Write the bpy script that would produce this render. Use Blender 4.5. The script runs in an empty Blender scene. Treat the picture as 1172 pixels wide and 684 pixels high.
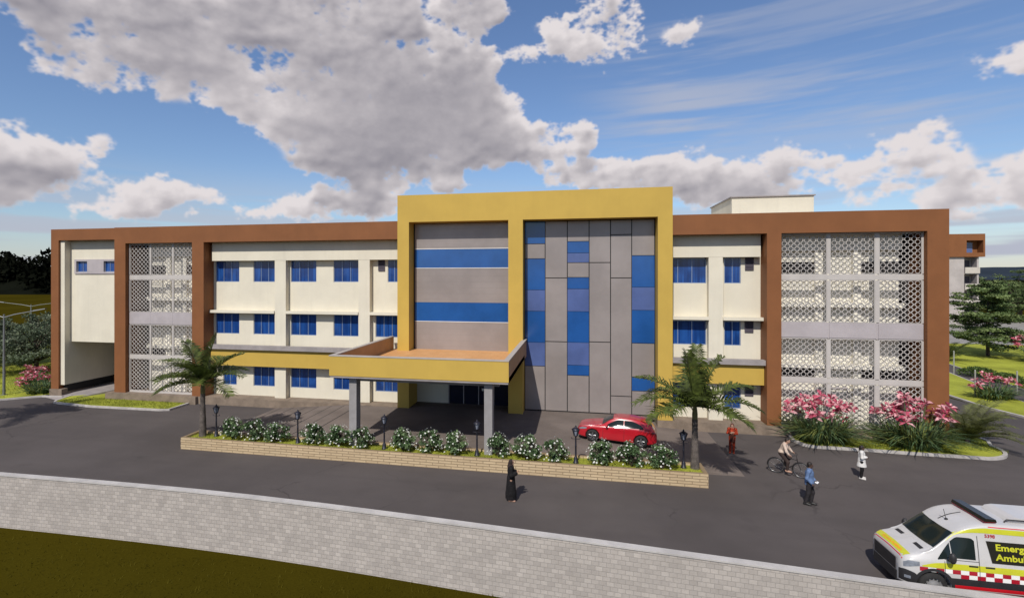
import bpy, bmesh, math, random
import numpy as np
from mathutils import Vector, Matrix, noise as mnoise

random.seed(7)
SC = bpy.context.scene
COL = SC.collection
R = math.radians

# ------------------------------------------------------------------ camera, sky, sun, exposure
cam_d = bpy.data.cameras.new('camera')
cam = bpy.data.objects.new('camera', cam_d)
COL.objects.link(cam)
cam.location = (0, 0, 9.15)
cam.rotation_euler = (R(90), 0, math.atan(122 / 600))
cam_d.sensor_width = 36
cam_d.lens = 600 / 1172 * 36
cam_d.shift_x = 48 / 1172
cam_d.shift_y = -24 / 1172
cam_d.clip_start = 0.1
cam_d.clip_end = 20000
SC.camera = cam

SUN_DIR = Vector((0.20, 0.95, -1.0)).normalized()      # the way the light travels
SUN_EL = math.asin(-SUN_DIR.z)
SUN_ROT = math.atan2(-SUN_DIR.x, -SUN_DIR.y) % (2 * math.pi)
SKY_STRENGTH = 0.075
SUN_STRENGTH = 3.9
SKY_TINT = (1.02, 1.12, 1.36, 1)
CLOUD_LIT = (9.2, 8.6, 8.7, 1)
CLOUD_GREY = (2.75, 2.65, 3.15, 1)
CLOUD_THIN = (5.6, 5.9, 7.0, 1)
sun_d = bpy.data.lights.new('sun', 'SUN')
sun_d.energy = SUN_STRENGTH
sun_d.angle = R(0.5)
sun_d.color = (1.0, 0.95, 0.86)
sun = bpy.data.objects.new('sun', sun_d)
COL.objects.link(sun)
sun.rotation_euler = SUN_DIR.to_track_quat('-Z', 'Y').to_euler()
sun.location = (-20, -60, 80)

SC.view_settings.view_transform = 'Standard'
SC.view_settings.look = 'None'
SC.view_settings.gamma = 1
SC.view_settings.exposure = 0.15
SC.view_settings.use_curve_mapping = False
SC.render.engine = 'CYCLES'
SC.cycles.use_denoising = True
SC.cycles.max_bounces = 6
SC.cycles.diffuse_bounces = 3
SC.cycles.transparent_max_bounces = 8
SC.cycles.caustics_reflective = False
SC.cycles.caustics_refractive = False


class N:
    """small helper for writing node trees"""
    def __init__(self, nt):
        self.nt = nt

    def new(self, t, **kw):
        n = self.nt.nodes.new(t)
        for k, v in kw.items():
            setattr(n, k, v)
        return n

    def set(self, sock, v):
        if v is None:
            return
        if hasattr(v, 'is_linked') or isinstance(v, bpy.types.NodeSocket):
            self.nt.links.new(v, sock)
        else:
            sock.default_value = v

    def m(self, op, a, b=None, c=None, clamp=False):
        n = self.new('ShaderNodeMath', operation=op, use_clamp=clamp)
        for i, v in enumerate((a, b, c)):
            if v is not None:
                self.set(n.inputs[i], v)
        return n.outputs[0]

    def v(self, op, a, b=None, scale=None):
        n = self.new('ShaderNodeVectorMath', operation=op)
        self.set(n.inputs[0], a)
        if b is not None:
            self.set(n.inputs[1], b)
        if scale is not None:
            self.set(n.inputs['Scale'], scale)
        return n.outputs['Value'] if op in ('DOT_PRODUCT', 'LENGTH') else n.outputs['Vector']

    def noise(self, vec, scale=1.0, detail=6, rough=0.55, lac=2.0, dist=0.0):
        n = self.new('ShaderNodeTexNoise')
        n.inputs['Scale'].default_value = scale
        n.inputs['Detail'].default_value = detail
        n.inputs['Roughness'].default_value = rough
        n.inputs['Lacunarity'].default_value = lac
        n.inputs['Distortion'].default_value = dist
        if vec is not None:
            self.set(n.inputs['Vector'], vec)
        return n.outputs[0]

    def smooth(self, x, a, b, lo=0.0, hi=1.0):
        n = self.new('ShaderNodeMapRange', interpolation_type='SMOOTHSTEP')
        self.set(n.inputs['Value'], x)
        n.inputs['From Min'].default_value = a
        n.inputs['From Max'].default_value = b
        n.inputs['To Min'].default_value = lo
        n.inputs['To Max'].default_value = hi
        return n.outputs[0]

    def mix(self, f, a, b, blend='MIX'):
        n = self.new('ShaderNodeMix', data_type='RGBA', blend_type=blend)
        self.set(n.inputs[0], f)
        self.set(n.inputs[6], a)
        self.set(n.inputs[7], b)
        return n.outputs[2]

    def xyz(self, x, y, z):
        n = self.new('ShaderNodeCombineXYZ')
        for i, v in enumerate((x, y, z)):
            self.set(n.inputs[i], v)
        return n.outputs[0]


CW, CH = 4096, 704            # the sky all the way round; slopes 0 .. 1.08 above the horizon
def cloud_field():
    ppr = CW / (2 * math.pi)
    rg = np.random.default_rng(21)

    def vnoise(px, py, seed):
        """smooth value noise with cells px wide and py tall, wrapping round the sky"""
        nx, ny = max(2, int(round(CW / px))), int(CH / py) + 3
        g = np.random.default_rng(seed).random((ny, nx))
        X = np.arange(CW) / CW * nx
        Y = np.arange(CH) / py
        x0, y0 = X.astype(int), Y.astype(int)
        fx, fy = X - x0, Y - y0
        fx, fy = fx * fx * fx * (fx * (fx * 6 - 15) + 10), fy * fy * fy * (fy * (fy * 6 - 15) + 10)
        x1 = (x0 + 1) % nx
        r0 = g[y0][:, x0] * (1 - fx) + g[y0][:, x1] * fx
        r1 = g[y0 + 1][:, x0] * (1 - fx) + g[y0 + 1][:, x1] * fx
        return r0 * (1 - fy)[:, None] + r1 * fy[:, None]

    def fbm(px, py, oct, gain, seed, billow=False):
        s, a, t = 0, 1.0, 0
        for o in range(oct):
            n = vnoise(px / 2 ** o, py / 2 ** o, seed + o)
            if billow:
                n = 1 - np.abs(2 * n - 1)
            s, t, a = s + n * a, t + a, a * gain
        return s / t

    def blur(a, r):
        for _ in range(2):
            k = 2 * r + 1
            c = np.cumsum(np.concatenate([a[:, -r - 1:], a, a[:, :r]], 1), 1)
            a = (c[:, k:] - c[:, :-k]) / k
            p = np.pad(a, ((r + 1, r), (0, 0)), mode='edge')
            c = np.cumsum(p, 0)
            a = (c[k:] - c[:-k]) / k
        return a
    th = math.atan(122 / 600)
    s, c = math.sin(th), math.cos(th)

    def uv(x, y):
        a, b = (x - 538) / 600, (318 - y) / 600
        rx, ry = -s + c * a, c + s * a
        return ((math.atan2(rx, ry) + math.pi) * ppr, b / math.hypot(rx, ry) * ppr)
    polys = [
        [(-120, -150), (-60, -10), (20, 30), (60, 58), (100, 73), (125, 83), (160, 98), (185, 117), (215, 108), (260, 123), (285, 148), (310, 163), (348, 178),
         (334, 190), (350, 201), (400, 206), (412, 216), (458, 218), (542, 216), (522, 196), (503, 190), (560, 187), (590, 188), (615, 200), (660, 178), (680, 152), (662, 133),
         (640, 140), (622, 131), (602, 125), (586, 110), (570, 82), (576, 70), (560, 50), (535, 42), (515, 46), (482, 26), (470, 0), (480, -150)],
        [(0, 62), (40, 65), (75, 80), (110, 92), (140, 107), (165, 113), (195, 105), (185, 92), (125, 82), (130, 70), (80, 68)],
        [(-160, 148), (0, 150), (40, 150), (70, 164), (110, 165), (136, 173), (130, 181), (82, 190), (130, 204), (190, 204), (240, 214), (274, 230), (265, 237), (200, 235), (130, 241), (60, 237), (0, 236), (-160, 232)],
        [(200, 246), (260, 236), (300, 232), (340, 222), (400, 216), (460, 222), (460, 254), (300, 254), (200, 254)],
        [(610, 216), (622, 192), (680, 178), (740, 182), (800, 180), (840, 170), (890, 165), (935, 172), (988, 180), (1000, 166), (984, 156), (1000, 145), (1040, 133), (1080, 134), (1090, 150), (1072, 165),
         (1102, 185), (1060, 196), (1000, 206), (960, 216), (930, 226), (770, 240), (700, 222)],
        [(940, 238), (1000, 226), (1060, 206), (1100, 196), (1180, 182), (1290, 180), (1290, 216), (1150, 226), (1000, 242)],
        [(622, 20), (640, 5), (690, -25), (740, 0), (757, 20), (751, 40), (746, 60), (725, 66), (711, 78), (704, 60), (672, 74), (684, 90), (674, 88), (655, 65), (640, 60), (630, 30)],
        [(764, 46), (780, 38), (800, 20), (824, 28), (800, 41), (782, 58)],
        [(599, 50), (615, 38), (628, 48), (626, 68), (605, 79)], [(578, 64), (598, 59), (596, 77)],
        [(488, -60), (592, -60), (582, 10), (540, 36), (515, 30), (494, 20)],
        [(763, 91), (801, 87), (796, 109)],
        [(1143, 96), (1172, 42), (1290, 20), (1290, 96)],
        [(655, 55), (668, 50), (672, 70), (660, 76)], [(668, 80), (684, 78), (688, 92), (676, 95)], [(1105, 62), (1122, 56), (1130, 68), (1112, 74)], [(560, 90), (590, 95), (612, 118), (580, 112)],
        [(0, 123), (30, 131), (62, 140), (50, 146), (3, 138)]]
    mask = np.zeros((CH, CW))
    for P in polys:
        q = [uv(*p) for p in P]
        xs, ys = np.array([p[0] for p in q]), np.array([p[1] for p in q])
        a, b = max(0, int(ys.min())), min(CH, int(ys.max()) + 2)
        for row in range(a, b):
            hit = []
            for i in range(len(q)):
                (xa, ya), (xb, yb) = q[i - 1], q[i]
                if (ya <= row) != (yb <= row):
                    hit.append(xa + (row - ya) / (yb - ya) * (xb - xa))
            hit.sort()
            for i in range(0, len(hit) - 1, 2):
                mask[row, max(0, int(hit[i])):max(0, int(hit[i + 1]))] = 1
    # the rest of the sky, outside the view, gets clouds of the same kind
    U = (np.arange(CW) / ppr - math.pi)[None, :]
    V = (np.arange(CH) / ppr)[:, None]
    away = np.clip((np.abs(U + 0.16) - 0.98) / 0.15, 0, 1)
    mask = np.maximum(mask, (fbm(420, 150, 4, .5, 900) > 0.52) * away)
    wu = (fbm(70, 60, 5, .62, 1200) - .5) * 62
    wv = (fbm(60, 50, 5, .62, 1300) - .5) * 46
    jj, ii = np.mgrid[0:CH, 0:CW]
    mask = mask[np.clip(jj + wv, 0, CH - 1).astype(int), (ii + wu).astype(int) % CW]
    soft = 0.45 * blur(mask, 4) + 0.55 * blur(mask, 15)
    puff = fbm(80, 56, 6, 0.55, 40)
    bil = fbm(52, 42, 6, 0.58, 70, True)
    fine = fbm(13, 10, 4, 0.66, 300)
    mid = fbm(30, 22, 5, 0.62, 330)
    sm = lambda x, a, b: (lambda t: t * t * (3 - 2 * t))(np.clip((x - a) / (b - a), 0, 1))
    D = soft + (puff - .5) * 1.15 + (bil - .55) * 0.95 + (fine - .5) * 0.85 + (mid - .5) * 0.7
    hx, hy = uv(480, 125)
    heavy = np.exp(-(((ii - hx) / 150) ** 2 + ((jj - hy) / 80) ** 2))
    D = D - (0.10 - 0.16 * heavy) + (mid - .5) * 0.5 * (1 - heavy)
    cover = sm(D, 0.33, 0.74) * sm(blur(mask, 7), 0.0, 0.30)
    body = np.clip(D - 0.40, 0, 0.8) * cover
    tau = np.zeros_like(body)
    wsum = 0
    for j, w in ((2, .4), (5, .8), (10, 1.0), (18, 1.0), (28, 1.0), (42, .9), (60, .7)):
        sh = np.roll(np.vstack([body[j:], np.zeros((j, CW))]), int(j * 0.25), 1)
        tau += sh * w
        wsum += w
    tau /= wsum
    # rounded heaps: their tops face the sun, their bellies the ground
    hf = blur(puff * 66 + bil * 48 + mid * 12, 3) + blur(fine, 1) * 3.0
    gv = np.gradient(hf, axis=0)
    gu = np.gradient(hf, axis=1)
    relief = np.clip(-0.14 * gv + 0.05 * gu, -0.5, 0.5)
    depth = blur(blur(mask, 10), 22) + (fbm(170, 95, 4, .55, 800) - .5) * 0.9
    core = sm(depth, 0.42, 1.10)
    hx, hy = uv(480, 125)
    heavy = np.exp(-(((ii - hx) / 150) ** 2 + ((jj - hy) / 80) ** 2))
    core = core * np.where(away > 0, 1.0, 0.42 + 0.58 * heavy)
    deep = np.exp(-2.2 * tau)
    bright = (0.30 + 0.62 * deep) * (1 - 0.50 * core) + relief * (0.10 + 0.70 * (1 - core)) + 0.22 * np.exp(-6 * body) * (1 - .6 * core)
    bright = bright + (fine - .5) * 0.10
    bright = np.clip((bright - 0.28) * 1.45 + 0.28 + (fbm(130, 100, 4, .5, 1500) - .5) * .40, 0.0, 1)
    # high streaks and the pale layers low down
    S = np.zeros_like(D)
    for k, (dx, sd, wt) in enumerate(((0.55, 500, 1.0), (-0.35, 520, .7))):
        n = fbm(300, 22, 6, 0.62, sd)
        rows = (np.arange(CH) / dx).astype(int)
        for r in range(CH):
            n[r] = np.roll(n[r], rows[r])
        S += n * wt
    S /= 1.7
    gate = sm(U + 0.0 * V, -0.05, 0.2) * sm(-(U + 0.0 * V), -0.75, -0.5) + 0.5 * away
    cir = sm(S, 0.47, 0.70) * gate * sm(V + 0 * U, 0.12, 0.26) * (1 - sm(V + 0 * U, 0.45, 0.75)) * fbm(300, 120, 3, .5, 610) * 1.25
    low = 0.30 * (1 - sm(V + 0 * U, 0.02, 0.10)) + 0.8 * sm(fbm(240, 13, 5, 0.6, 640), 0.40, 0.62)
    low = low * (1 - sm(V + 0 * U, 0.05, 0.21))
    return np.clip(cover, 0, 1), bright, np.clip(np.maximum(cir, low), 0, 1)


def build_world():
    w = bpy.data.worlds.new('World')
    SC.world = w
    w.use_nodes = True
    w.cycles.sampling_method = 'MANUAL'
    w.cycles.sample_map_resolution = 512
    nt = w.node_tree
    nt.nodes.clear()
    k = N(nt)
    out = k.new('ShaderNodeOutputWorld')
    bg = k.new('ShaderNodeBackground')
    sky = k.new('ShaderNodeTexSky', sky_type='NISHITA')
    sky.sun_disc = False
    sky.sun_elevation = SUN_EL
    sky.sun_rotation = SUN_ROT
    sky.altitude = 300
    sky.air_density = 1.25
    sky.dust_density = 0.25
    sky.ozone_density = 2.2
    tc = k.new('ShaderNodeTexCoord')
    sp = k.new('ShaderNodeSeparateXYZ')
    nt.links.new(tc.outputs['Generated'], sp.inputs[0])
    x, y, z = sp.outputs
    u = k.m('ARCTAN2', x, y)
    hyp = k.m('SQRT', k.m('ADD', k.m('MULTIPLY', x, x), k.m('MULTIPLY', y, y)))
    v = k.m('DIVIDE', z, k.m('MAXIMUM', hyp, 0.02))
    uv = k.xyz(u, v, 0.0)
    cov, bri, thin = cloud_field()
    img = bpy.data.images.new('cloud_map', CW, CH, float_buffer=True, is_data=True)
    px = np.ones((CH, CW, 4), np.float32)
    px[..., 0], px[..., 1], px[..., 2] = cov, bri, thin
    img.pixels.foreach_set(px.ravel())
    img.update()
    ti = k.new('ShaderNodeTexImage', image=img, interpolation='Cubic', extension='EXTEND')
    k.set(ti.inputs['Vector'], k.xyz(k.m('ADD', k.m('DIVIDE', u, 2 * math.pi), 0.5), k.m('DIVIDE', v, CH / (CW / (2 * math.pi))), 0.0))
    sc = k.new('ShaderNodeSeparateColor')
    nt.links.new(ti.outputs['Color'], sc.inputs[0])
    above = k.m('MULTIPLY', z, 60, clamp=True)
    # keep the blue of the clear sky a little deeper than the raw model
    skyc = k.mix(1.0, sky.outputs[0], SKY_TINT, 'MULTIPLY')
    c = k.mix(k.m('MULTIPLY', sc.outputs[2], above), skyc, CLOUD_THIN)
    c = k.mix(k.m('MULTIPLY', sc.outputs[0], above), c, k.mix(sc.outputs[1], CLOUD_GREY, CLOUD_LIT))
    nt.links.new(c, bg.inputs['Color'])
    bg.inputs['Strength'].default_value = SKY_STRENGTH
    nt.links.new(bg.outputs[0], out.inputs[0])


build_world()

# ------------------------------------------------------------------ materials
MATS = {}


def mat(name, col, rough=0.6, var=0.12, scale=1.2, fine=0.0, fine_scale=40, bump=0.0, bump_scale=30, metallic=0.0, spec=0.4,
        streak=0.0, coat=0.0, tint=None, transl=0.0):
    if name in MATS:
        return MATS[name]
    m = bpy.data.materials.new(name)
    m.use_nodes = True
    nt = m.node_tree
    k = N(nt)
    b = nt.nodes['Principled BSDF']
    b.inputs['Roughness'].default_value = rough
    b.inputs['Metallic'].default_value = metallic
    b.inputs['Specular IOR Level'].default_value = spec
    if coat:
        b.inputs['Coat Weight'].default_value = coat
        b.inputs['Coat Roughness'].default_value = 0.06
    tc = k.new('ShaderNodeTexCoord').outputs['Object']
    c = (*col, 1)
    cur = None
    if var:
        n1 = k.noise(tc, scale, 5, 0.6)
        other = tuple(x * (1 - 2.2 * var) for x in col) if tint is None else tint
        hi = tuple(min(1, x * (1 + 0.9 * var)) for x in col)
        cur = k.mix(k.smooth(n1, 0.3, 0.72), (*other, 1), (*hi, 1))
    if streak:
        n2 = k.noise(k.v('MULTIPLY', tc, (3.5, 3.5, 0.22)), 1.0, 5, 0.65)
        cur = k.mix(k.m('MULTIPLY', k.smooth(n2, 0.48, 0.78), streak), cur or c, tuple(x * 0.62 for x in col) + (1,))
    if fine:
        n3 = k.noise(tc, fine_scale, 3, 0.7)
        f = k.smooth(n3, 0.3, 0.7, 1 - fine, 1 + fine)
        cc = k.new('ShaderNodeCombineColor')
        for i in range(3):
            k.set(cc.inputs[i], f)
        cur = k.mix(1.0, cur or c, cc.outputs[0], 'MULTIPLY')
    if cur is None:
        b.inputs['Base Color'].default_value = c
    else:
        nt.links.new(cur, b.inputs['Base Color'])
    if bump:
        bp = k.new('ShaderNodeBump')
        bp.inputs['Strength'].default_value = bump
        bp.inputs['Distance'].default_value = 0.02
        nt.links.new(k.noise(tc, bump_scale, 4, 0.6), bp.inputs['Height'])
        nt.links.new(bp.outputs[0], b.inputs['Normal'])
    if transl:
        t = k.new('ShaderNodeBsdfTranslucent')
        if cur is not None:
            nt.links.new(cur, t.inputs[0])
        else:
            t.inputs[0].default_value = c
        mx = k.new('ShaderNodeMixShader')
        mx.inputs[0].default_value = transl
        nt.links.new(b.outputs[0], mx.inputs[1])
        nt.links.new(t.outputs[0], mx.inputs[2])
        nt.links.new(mx.outputs[0], nt.nodes['Material Output'].inputs[0])
    MATS[name] = m
    return m


def brick_mat(name, c1, c2, mortar, bw, bh, msize, axes='XZ', rough=0.8, bump=0.4, var=0.25):
    m = bpy.data.materials.new(name)
    m.use_nodes = True
    nt = m.node_tree
    k = N(nt)
    b = nt.nodes['Principled BSDF']
    b.inputs['Roughness'].default_value = rough
    b.inputs['Specular IOR Level'].default_value = 0.25
    tc = k.new('ShaderNodeTexCoord').outputs['Object']
    sp = k.new('ShaderNodeSeparateXYZ')
    nt.links.new(tc, sp.inputs[0])
    o = {'X': sp.outputs[0], 'Y': sp.outputs[1], 'Z': sp.outputs[2]}
    if axes == 'SZ':
        a = k.m('ADD', o['X'], o['Y'])
        vec = k.xyz(a, o['Z'], 0.0)
    else:
        vec = k.xyz(o[axes[0]], o[axes[1]], 0.0)
    t = k.new('ShaderNodeTexBrick')
    nt.links.new(vec, t.inputs['Vector'])
    t.inputs['Color1'].default_value = (*c1, 1)
    t.inputs['Color2'].default_value = (*c2, 1)
    t.inputs['Mortar'].default_value = (*mortar, 1)
    t.inputs['Scale'].default_value = 1
    t.inputs['Brick Width'].default_value = bw
    t.inputs['Row Height'].default_value = bh
    t.inputs['Mortar Size'].default_value = msize
    t.inputs['Mortar Smooth'].default_value = 0.3
    n = k.noise(tc, 1.3, 6, 0.65)
    n2 = k.noise(tc, 22, 4, 0.7)
    col = k.mix(k.smooth(n, 0.3, 0.75, 0, var * 1.6), t.outputs['Color'], tuple(x * 0.55 for x in c1) + (1,))
    col = k.mix(k.smooth(n2, 0.45, 0.8, 0, 0.35), col, tuple(x * 0.6 for x in c2) + (1,))
    nt.links.new(col, b.inputs['Base Color'])
    bp = k.new('ShaderNodeBump')
    bp.inputs['Strength'].default_value = bump
    bp.inputs['Distance'].default_value = 0.015
    hgt = k.m('ADD', k.m('SUBTRACT', 1.0, t.outputs['Fac']), k.m('MULTIPLY', n2, 0.5))
    nt.links.new(hgt, bp.inputs['Height'])
    nt.links.new(bp.outputs[0], b.inputs['Normal'])
    MATS[name] = m
    return m


CREAM = mat('cream_paint', (0.66, 0.61, 0.50), 0.75, 0.03, 0.5, fine=0.03, streak=0.16, spec=0.25)
BROWN = mat('brown_paint', (0.215, 0.083, 0.030), 0.65, 0.05, 0.6, fine=0.05, streak=0.10, spec=0.3)
YELLOW = mat('yellow_paint', (0.50, 0.335, 0.068), 0.65, 0.03, 0.5, fine=0.03, streak=0.08, spec=0.3)
GREYPANEL = mat('grey_cladding', (0.315, 0.275, 0.262), 0.30, 0.07, 0.4, spec=0.5, metallic=0.2)
GREYCONC = mat('grey_concrete', (0.30, 0.27, 0.265), 0.8, 0.08, 1.5, fine=0.08, bump=0.15)
COLGREY = mat('column_grey', (0.27, 0.255, 0.255), 0.7, 0.06, 1.5, fine=0.05)
BLUEGLASS = mat('blue_glass', (0.010, 0.055, 0.24), 0.10, 0.16, 0.5, spec=0.6)


def curtain_glass(m):
    """tinted panes with drawn curtains dimly behind, no two windows alike"""
    nt = m.node_tree
    k = N(nt)
    b = nt.nodes['Principled BSDF']
    tc = k.new('ShaderNodeTexCoord').outputs['Object']
    rnd = k.new('ShaderNodeObjectInfo').outputs['Random']
    fold = k.noise(k.v('ADD', k.v('MULTIPLY', tc, (9.0, 0.0, 0.25)), k.xyz(k.m('MULTIPLY', rnd, 40.0), 0.0, 0.0)), 1.0, 3, 0.6)
    big = k.noise(k.v('ADD', k.v('MULTIPLY', tc, (0.9, 0.0, 0.5)), k.xyz(k.m('MULTIPLY', rnd, 17.0), 0.0, 0.0)), 1.0, 2, 0.5)
    c = k.mix(k.smooth(fold, 0.35, 0.65), (0.006, 0.030, 0.145, 1), (0.020, 0.092, 0.33, 1))
    c = k.mix(k.m('MULTIPLY', k.smooth(big, 0.42, 0.62), 0.75), c, (0.004, 0.022, 0.105, 1))
    c = k.mix(k.m('MULTIPLY', rnd, 0.45), c, (0.012, 0.060, 0.25, 1))
    nt.links.new(c, b.inputs['Base Color'])
    bp = k.new('ShaderNodeBump')
    bp.inputs['Strength'].default_value = 0.05
    bp.inputs['Distance'].default_value = 0.05
    nt.links.new(k.noise(tc, 1.7, 2), bp.inputs['Height'])
    nt.links.new(bp.outputs[0], b.inputs['Normal'])


curtain_glass(BLUEGLASS)
BLUEPANEL = mat('blue_cladding_glass', (0.016, 0.085, 0.29), 0.14, 0.10, 0.4, spec=0.7)
PALEBLUE = mat('pale_blue_glass', (0.085, 0.125, 0.30), 0.14, 0.10, 0.4, spec=0.7)
WINFRAME = mat('window_frame_aluminium', (0.30, 0.36, 0.50), 0.35, 0.0, metallic=0.4)
DARKJOINT = mat('dark_joint', (0.015, 0.014, 0.014), 0.8, 0.0)
VENTGREY = mat('louvre_grey', (0.085, 0.072, 0.095), 0.5, 0.05)
SCREEN = mat('screen_white', (0.47, 0.435, 0.41), 0.6, 0.04, 1.0)
SCREENBAND = mat('screen_band_grey', (0.40, 0.36, 0.37), 0.6, 0.05, 1.0)
PLINTH = mat('plinth_stone', (0.215, 0.165, 0.125), 0.85, 0.12, 1.5, fine=0.12, bump=0.2)
ORANGETILE = brick_mat('terrace_tile', (0.58, 0.30, 0.12), (0.62, 0.34, 0.15), (0.45, 0.25, 0.12), 0.6, 0.6, 0.012, 'XY', 0.6, 0.15, 0.15)
PEACH = mat('peach_parapet', (0.42, 0.25, 0.13), 0.8, 0.05)
COPING = mat('coping_stone', (0.40, 0.36, 0.33), 0.75, 0.05)
DARKSHADE = mat('painted_shade', (0.03, 0.028, 0.03), 0.9, 0.1)  # near-black colour standing in for shade inside the galleries
DARKGLASS = mat('dark_door_glass', (0.012, 0.014, 0.03), 0.06, 0.0, spec=0.8)
WHITEPAINT = mat('white_paint', (0.78, 0.77, 0.74), 0.5, 0.03)
ASPHALT = mat('asphalt', (0.088, 0.076, 0.074), 0.9, 0.09, 0.16, fine=0.18, fine_scale=70, bump=0.25, bump_scale=140, spec=0.2)


def weather_asphalt(m):
    """hairline cracks, patches and oil stains on the road"""
    nt = m.node_tree
    k = N(nt)
    b = nt.nodes['Principled BSDF']
    old = b.inputs['Base Color'].links[0].from_socket
    tc = k.new('ShaderNodeTexCoord').outputs['Object']
    wob = k.v('ADD', tc, k.v('SCALE', k.xyz(k.noise(tc, 0.9, 4), k.noise(k.v('ADD', tc, (7, 3, 0)), 0.9, 4), 0.0), scale=1.6))
    vo = k.new('ShaderNodeTexVoronoi', feature='DISTANCE_TO_EDGE')
    vo.inputs['Scale'].default_value = 0.20
    nt.links.new(wob, vo.inputs['Vector'])
    crack = k.m('MULTIPLY', k.smooth(vo.outputs['Distance'], 0.010, 0.003), k.smooth(k.noise(tc, 0.13, 3), 0.50, 0.62))
    stain = k.m('MULTIPLY', k.smooth(k.noise(k.v('ADD', tc, (31, 5, 0)), 0.55, 5, 0.6), 0.60, 0.74), 0.30)
    lanes = k.m('MULTIPLY', k.smooth(k.noise(k.v('MULTIPLY', tc, (0.035, 1.1, 1)), 1.0, 4, 0.55), 0.46, 0.66), 0.16)
    dust = k.m('MULTIPLY', k.smooth(k.noise(k.v('ADD', tc, (3, 50, 0)), 0.11, 5, 0.6), 0.5, 0.72), 0.30)
    c = k.mix(k.m('MULTIPLY', crack, 0.5), old, (0.030, 0.026, 0.026, 1))
    c = k.mix(stain, c, (0.050, 0.044, 0.043, 1))
    c = k.mix(lanes, c, (0.055, 0.048, 0.047, 1))
    c = k.mix(dust, c, (0.125, 0.108, 0.098, 1))
    nt.links.new(c, b.inputs['Base Color'])


weather_asphalt(ASPHALT)
PAVE = mat('forecourt_paving', (0.165, 0.135, 0.120), 0.85, 0.10, 0.5, fine=0.10, fine_scale=60, bump=0.15, bump_scale=60, spec=0.25)
FIELD = mat('olive_field', (0.046, 0.0365, 0.0035), 1.0, 0.10, 0.05, fine=0.12, fine_scale=14, bump=0.4, bump_scale=20, spec=0.0)
LAWN = mat('lawn_turf', (0.31, 0.33, 0.045), 0.95, 0.14, 0.35, fine=0.25, fine_scale=45, bump=0.5, bump_scale=70, spec=0.1)
KERB = mat('kerb_stone', (0.45, 0.42, 0.40), 0.8, 0.10, 2.0, fine=0.1)
PALECONC = mat('pale_paving', (0.26, 0.245, 0.225), 0.85, 0.10, 0.3, fine=0.08)


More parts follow.
